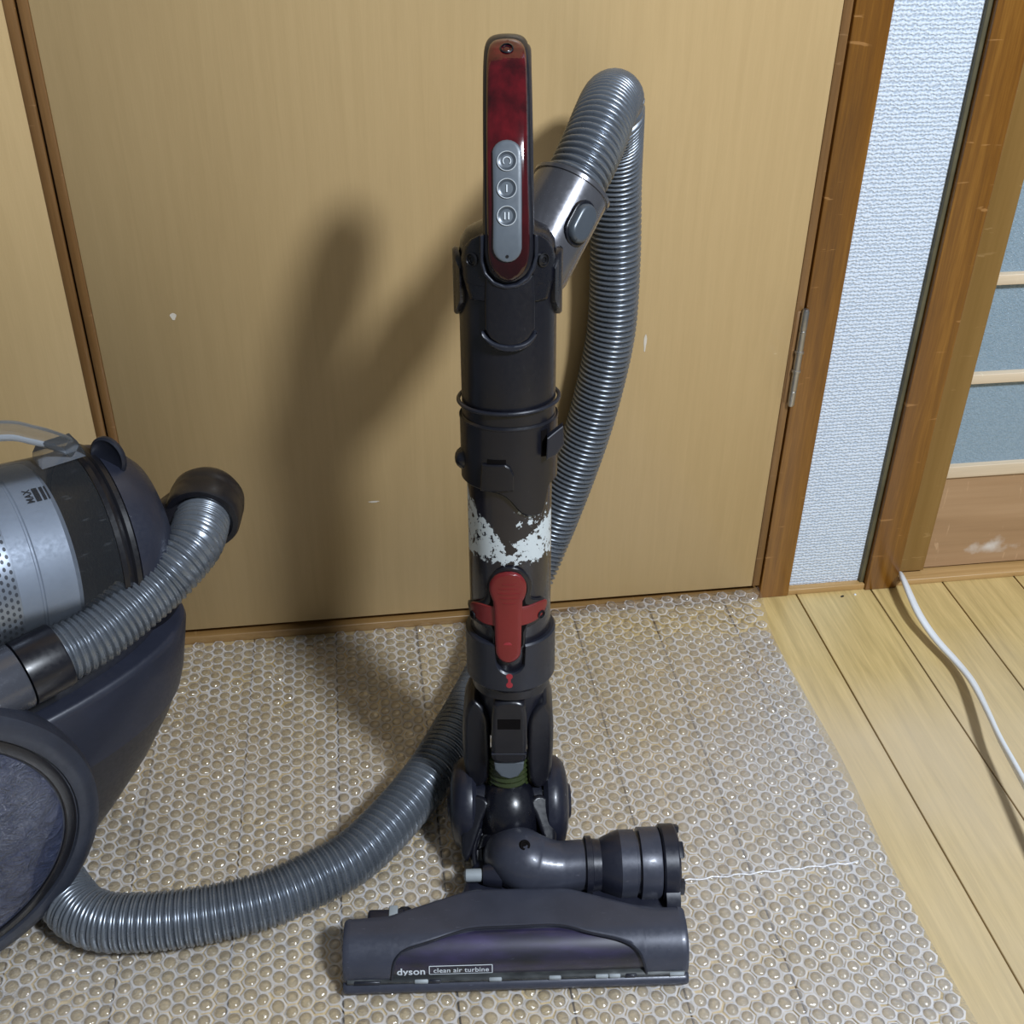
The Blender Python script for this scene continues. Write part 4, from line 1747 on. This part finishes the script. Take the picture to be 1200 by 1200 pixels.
# ------------------------------------------------------------------ canister
CN = Vector((math.cos(-1.02), math.sin(-1.02), 0))
CFW = Vector((-CN.y, CN.x, 0))
C_B = Vector((-.368, .699, 0)) - CN * .11
CM = Matrix(((CFW.x, -CN.x, 0, C_B.x), (CFW.y, -CN.y, 0, C_B.y), (0, 0, 1, C_B.z + .0058), (0, 0, 0, 1)))
CI = CM.inverted()
can = empty('vacuum_canister', CM)
tag(can, 'grey canister vacuum with clear dust bin and big film-covered wheel', 'vacuum cleaner')


def cl(px, py, off):
    """pixel -> canister point on the upright plane lying off towards the near side"""
    o = CI @ CAM
    d = CI.to_3x3() @ ray(px, py)
    return o + d * ((-off - o.y) / d.y)


# wheels
wc_near = CI @ Vector((-.3864, .6601, .1620))
wa_near = CI.to_3x3() @ Vector((math.cos(-1.1) * math.cos(.05), math.sin(-1.1) * math.cos(.05), -math.sin(.05)))
k_ = .1557 / .1277
for sg in (-1, 1):
    if sg < 0:
        mw = axis_matrix(wc_near, wa_near)
    else:
        mw = axis_matrix((wc_near.x, -wc_near.y - .02, wc_near.z), (wa_near.x, -wa_near.y, wa_near.z))
    mw = mw @ Matrix.Diagonal((k_, k_, 1.0, 1.0))
    MB().add(*lathe([(.100, -.038), (.118, -.036), (.1255, -.028), (.1277, -.016), (.1265, -.006), (.122, -.0015), (.116, 0), (.1115, -.0006), (.1105, -.003), (.100, -.003)], 96), mw).obj('tyre', M['tyre'], can)
    MB().add(*lathe([(.1015, -.006), (.1020, -.0012), (.1030, -.0002), (.1075, -.0006), (.1098, -.0022), (.1100, -.006)], 96), mw).obj('wheel_ring', M['black'], can)
    MB().add(*lathe([(0, .0045), (.04, .004), (.075, .002), (.095, -.0004), (.1005, -.0022), (.1010, -.010), (0, -.010)], 96), mw).obj('wheel_disc', M['crinkle'], can)

# chassis: lofted nose
lev = [(.002, .135, .060, .55), (.013, .154, .070, .60), (.035, .176, .078, .64), (.072, .213, .086, .70), (.110, .240, .094, .74), (.132, .252, .098, .76)]
lev2 = [(.132, .2535, .0985, .76), (.150, .260, .100, .77), (.181, .267, .100, .78), (.200, .271, .099, .78), (.206, .270, .0975, .78), (.208, .266, .094, .78)]


def plan(e, hw_, k):
    pts = []
    for i in range(49):
        a = -PI / 2 + PI * i / 48
        ca, sa = math.cos(a), math.sin(a)
        x0 = -.02
        pts.append((x0 + (e - x0) * abs(ca) ** k, hw_ * math.copysign(abs(sa) ** .9, sa)))
    pts += [(-.16, hw_ * .98), (-.20, hw_ * .7), (-.20, -hw_ * .7), (-.16, -hw_ * .98)]
    return pts


MB().add(*loft([[Vector((x, y, z)) for x, y in plan(e, w, k)] for z, e, w, k in lev])).obj('underbody', M['bodyd'], can, 50)
MB().add(*loft([[Vector((x, y, z)) for x, y in plan(e, w, k)] for z, e, w, k in lev2])).obj('body', M['bodyc'], can, 50)
# raised deck inside the rim
deck = [(.206, .245, .082, .80), (.214, .242, .080, .80), (.217, .236, .076, .80)]
MB().add(*loft([[Vector((x, y, z)) for x, y in plan(e, w, k)] for z, e, w, k in deck])).obj('deck', M['bodyd'], can, 50)
# bin
tb_ax = Vector((math.cos(.12), 0, -math.sin(.12)))
b_o = Vector((.199, 0, .300))
mbn = axis_matrix(b_o, tb_ax, (0, 0, 1))
RB = .0905
MB().add(*lathe([(RB - .004, -.330), (RB - .002, -.20), (RB - .001, -.02), (RB, -.006)], 96), mbn).obj('clear_bin', M['clear'], can)
MB().add(*lathe([(RB - .006, -.004), (RB + .0015, -.006), (RB + .003, -.002), (RB + .001, .0015), (RB + .0005, .003), (RB + .003, .005), (RB + .003, .009), (RB, .011), (RB - .006, .011)], 96), mbn).obj('seal_ring', M['black'], can)
MB().add(*lathe([(RB - .006, .010), (RB + .001, .011), (RB - .001, .022), (RB - .008, .038), (RB - .020, .050), (RB - .040, .058), (0, .060)], 72), mbn).obj('bin_cap', M['bodyc'], can)
MB().add(*lathe([(0, -.004), (RB - .008, -.004), (RB - .006, -.002), (RB - .006, .008), (0, .008)], 64), mbn).obj('bin_base', M['bodyd'], can)
MB().add(*lathe([(0, -.036), (.058, -.036), (.0805, -.038), (.0860, -.043), (.0864, -.070), (.0855, -.071), (.0855, -.0725), (.0864, -.0735), (.0862, -.090)], 72), mbn).obj('cyclone_tube', M['silver'], can)
MB().add(*lathe([(.0862, -.0895), (.0864, -.092), (.0840, -.250), (.06, -.30), (0, -.30)], 96), mbn).obj('shroud', M['shroud'], can)
# perforations of the shroud
t = SHROUD
sp = t.n('ShaderNodeSeparateXYZ')
mp = t.n('ShaderNodeMapping', vector_type='TEXTURE')
mp.inputs['Location'].default_value = b_o
mp.inputs['Rotation'].default_value = (0, PI / 2 + .12, 0)
t.l(tc.outputs['Object'], mp.inputs['Vector'])
t.l(mp.outputs['Vector'], sp.inputs[0])
ang = t.math('ARCTAN2', sp.outputs[1], sp.outputs[0])
uu = t.math('MULTIPLY', ang, .0700 / .0052)
vv = t.math('DIVIDE', sp.outputs[2], .0045)
odd = t.math('MODULO', t.math('FLOOR', t.math('ADD', vv, 200.0)), 2.0)
uu = t.math('ADD', uu, t.math('MULTIPLY', odd, .5))
fu = t.math('SUBTRACT', t.math('FRACT', t.math('ADD', uu, 200.0)), .5)
fv = t.math('SUBTRACT', t.math('FRACT', t.math('ADD', vv, 200.0)), .5)
rr = t.math('ADD', t.math('MULTIPLY', fu, fu), t.math('MULTIPLY', fv, fv))
mk_ = t.math('LESS_THAN', rr, .085)
t.set(Base_Color=t.mixc(mk_, (.40, .44, .50), (.05, .055, .065)), Roughness=.32, Metallic=t.math('SUBTRACT', .7, t.math('MULTIPLY', mk_, .7)))

# MAX fill mark printed round the bin


def bin_uv(px, py):
    Mi = (CM @ mbn).inverted()
    o = Mi @ CAM
    d = Mi.to_3x3() @ ray(px, py)
    a = d.x ** 2 + d.y ** 2
    b = o.x * d.x + o.y * d.y
    c_ = o.x ** 2 + o.y ** 2 - (RB - .0015) ** 2
    tt = (-b - math.sqrt(max(0, b * b - a * c_))) / a
    p = o + d * tt
    return math.atan2(p.y, p.x), p.z


def bin_pt(a, z):
    r = RB - .0033
    return mbn @ Vector((r * math.cos(a), r * math.sin(a), z))


a_top, z_top = bin_uv(36, 571)
a_bot, z_bot = bin_uv(44, 586)
fm = MB()
da = a_bot - a_top
for z0, z1 in ((0, .0042), (.0060, .0085), (.0100, .0112)):
    vs = []
    for k in range(9):
        a = a_top + da * k / 8
        vs += [bin_pt(a, z_top + z0), bin_pt(a, z_top + z1)]
    fm.add(vs, [[2 * k, 2 * k + 1, 2 * k + 3, 2 * k + 2] for k in range(8)])
v_, f_ = text_mesh('MAX', .008, 1.1, .0002)
wx0, wx1 = min(p.x for p in v_), max(p.x for p in v_)
vs = [bin_pt(a_bot - da * (p.x - wx0) / (wx1 - wx0), z_top - .0018 - p.y * 1.05) for p in v_]
fm.add(vs, f_)
fm.obj('fill_mark', M['inkb'], can)
# clear carrying handle
hpth = [cl(84, 524, 0), cl(66, 517, 0), cl(40, 510, 0), cl(0, 505, 0)]
hpth += [hpth[-1] + Vector((-.07, 0, .012)), hpth[-1] + Vector((-.15, 0, -.005))]
hpth, _ = resample(catmull(hpth, 8), n=40)


def csec(i):
    w = .0095
    h = .0075
    return [(math.copysign(abs(math.cos(q)) ** .6, math.cos(q)) * h, math.copysign(abs(math.sin(q)) ** .6, math.sin(q)) * w) for q in lin(0, 2 * PI * 15 / 16, 16)]


MB().add(*tube(hpth, 0, section=csec)).obj('carrying_handle', M['clear2'], can, 50)
q = cl(72, 522, 0)
MB().add(*loft([[Vector((q.x + sx_, sy_ * k, z)) for sx_, sy_ in ((-.022 * k, -.011), (.014 * k, -.012), (.014 * k, .012), (-.022 * k, .011))] for z, k in ((q.z - .010, 1.05), (q.z - .004, 1.0), (q.z + .004, .8))])).obj('handle_foot', M['clear'], can, 50)
# bin clip disc
q = cl(127, 536, .015)
nd = (CI.to_3x3() @ Vector((-.35, -.80, .10))).normalized()
md = axis_matrix(q, nd)
MB().add(*lathe([(0, -.003), (.0150, -.003), (.0170, -.0015), (.0170, .0015), (.0150, .003), (.0125, .0012), (0, .0008)], 36), md @ Matrix.Diagonal((1.0, 1.15, 1, 1))).obj('bin_clip', M['cuff'], can)
MB().add(*lathe([(0, -.008), (.0045, -.008), (.0045, .0065), (.003, .0075), (0, .0075)], 18), axis_matrix(q + Vector((-.004, .002, -.010)), nd)).obj('clip_button', M['pipe'], can)
# swivel elbow, its stem, and the short changeover hose
hpts = [(239, 600, .028), (229, 634, .062), (208, 661, .074), (187, 683, .079), (147, 717, .088), (104, 749, .096), (62, 771, .100)]
ch = [cl(*p) for p in hpts]
cpath = catmull(ch, 10)
d0 = (ch[1] - ch[0]).normalized()
ec = ch[0]
me_ = axis_matrix(ec, d0)
MB().add(*lathe([(.026, .012), (.0290, .014), (.0335, .0135), (.0350, .010), (.0352, -.008), (.0345, -.012), (.0352, -.014), (.034, -.024), (.028, -.034), (.018, -.040), (0, -.042)], 52), me_).obj('swivel_elbow', M['black'], can)
stem = [Vector((.215, .005, .205)), Vector((.245, .0, .240)), Vector((.270, -.012, .285)), ec - d0 * .010]
st_, _ = resample(catmull(stem, 8), n=24)
MB().add(*tube(st_, [.040 - .010 * k / 24 for k in range(25)], 32)).obj('elbow_stem', M['black'], can, 60)
MB().add(*corrugated(cpath, .0058, .0064, .0260, d0=.5, d1=.8)).obj('changeover_hose', M['hose'], can, 60)
e0, e1 = cl(64, 770, .100), cl(3, 801, .103)
ax = (e1 - e0).normalized()
Lc = (e1 - e0).length
me2 = axis_matrix(e0 - ax * .004, ax)
MB().add(*lathe([(.024, -.002), (.0278, -.001), (.0285, .001), (.0285, Lc - .012), (.0270, Lc - .0115), (0, Lc - .0115)], 48), me2).obj('hose_collar', M['wand'], can)
MB().add(*lathe([(0, Lc - .0105), (.0275, Lc - .0105), (.0283, Lc - .009), (.0283, Lc + .16), (0, Lc + .16)], 48), me2).obj('inlet_pipe', M['pipe'], can)

# ------------------------------------------------------------------ long suction hose
pts = [at_d(666, 228, .935), at_d(680, 202, .937), at_d(694, 172, .944), at_d(706, 142, .960), at_d(715, 121, .990), at_d(721, 117, 1.03)]
pts += [at_y(722, 130, 1.045), at_y(722, 165, 1.077), at_y(721, 220, 1.093), at_y(721, 300, 1.096), at_y(717, 380, 1.096), at_y(706, 440, 1.096), at_y(690, 500, 1.096), at_y(671, 556, 1.095), at_y(652, 606, 1.093), at_y(634, 650, 1.090), at_y(618, 690, 1.086)]
for px, py, z in ((598, 735, .075), (580, 770, .042), (560, 812, .0335), (536, 858, .0332), (507, 903, .0332), (470, 950, .0332), (420, 1000, .0332), (370, 1029, .0332), (316, 1053, .0332), (255, 1069, .0332), (200, 1078, .0332), (155, 1081, .0332), (122, 1080, .0332), (95, 1070, .0332), (78, 1051, .0332), (62, 1027, .0332), (46, 1003, .033)):
    pts.append(at_z(px, py, z))
hpath, _ = resample(catmull(pts, 10), n=300)
k0 = min(range(301), key=lambda k: (hpath[k] - at_y(645, 625, 1.092)).length)
k1 = min(range(301), key=lambda k: (hpath[k] - at_z(507, 903, .0332)).length)
for _ in range(260):                                  # the bend where it meets the floor runs in one easy curve
    hpath = [p if not (k0 < k < k1) else p * .5 + (hpath[k - 1] + hpath[k + 1]) * .25 for k, p in enumerate(hpath)]
for k in range(k0, k1):
    hpath[k].z = max(hpath[k].z, .0332)
hose = MB().add(*corrugated(hpath, .0058, .0076, .0264, d0=.0, d1=1.0)).obj('suction_hose', M['hose'], ang=60)
tag(hose, 'long silver corrugated hose looping from the wand down to the canister', 'hose')
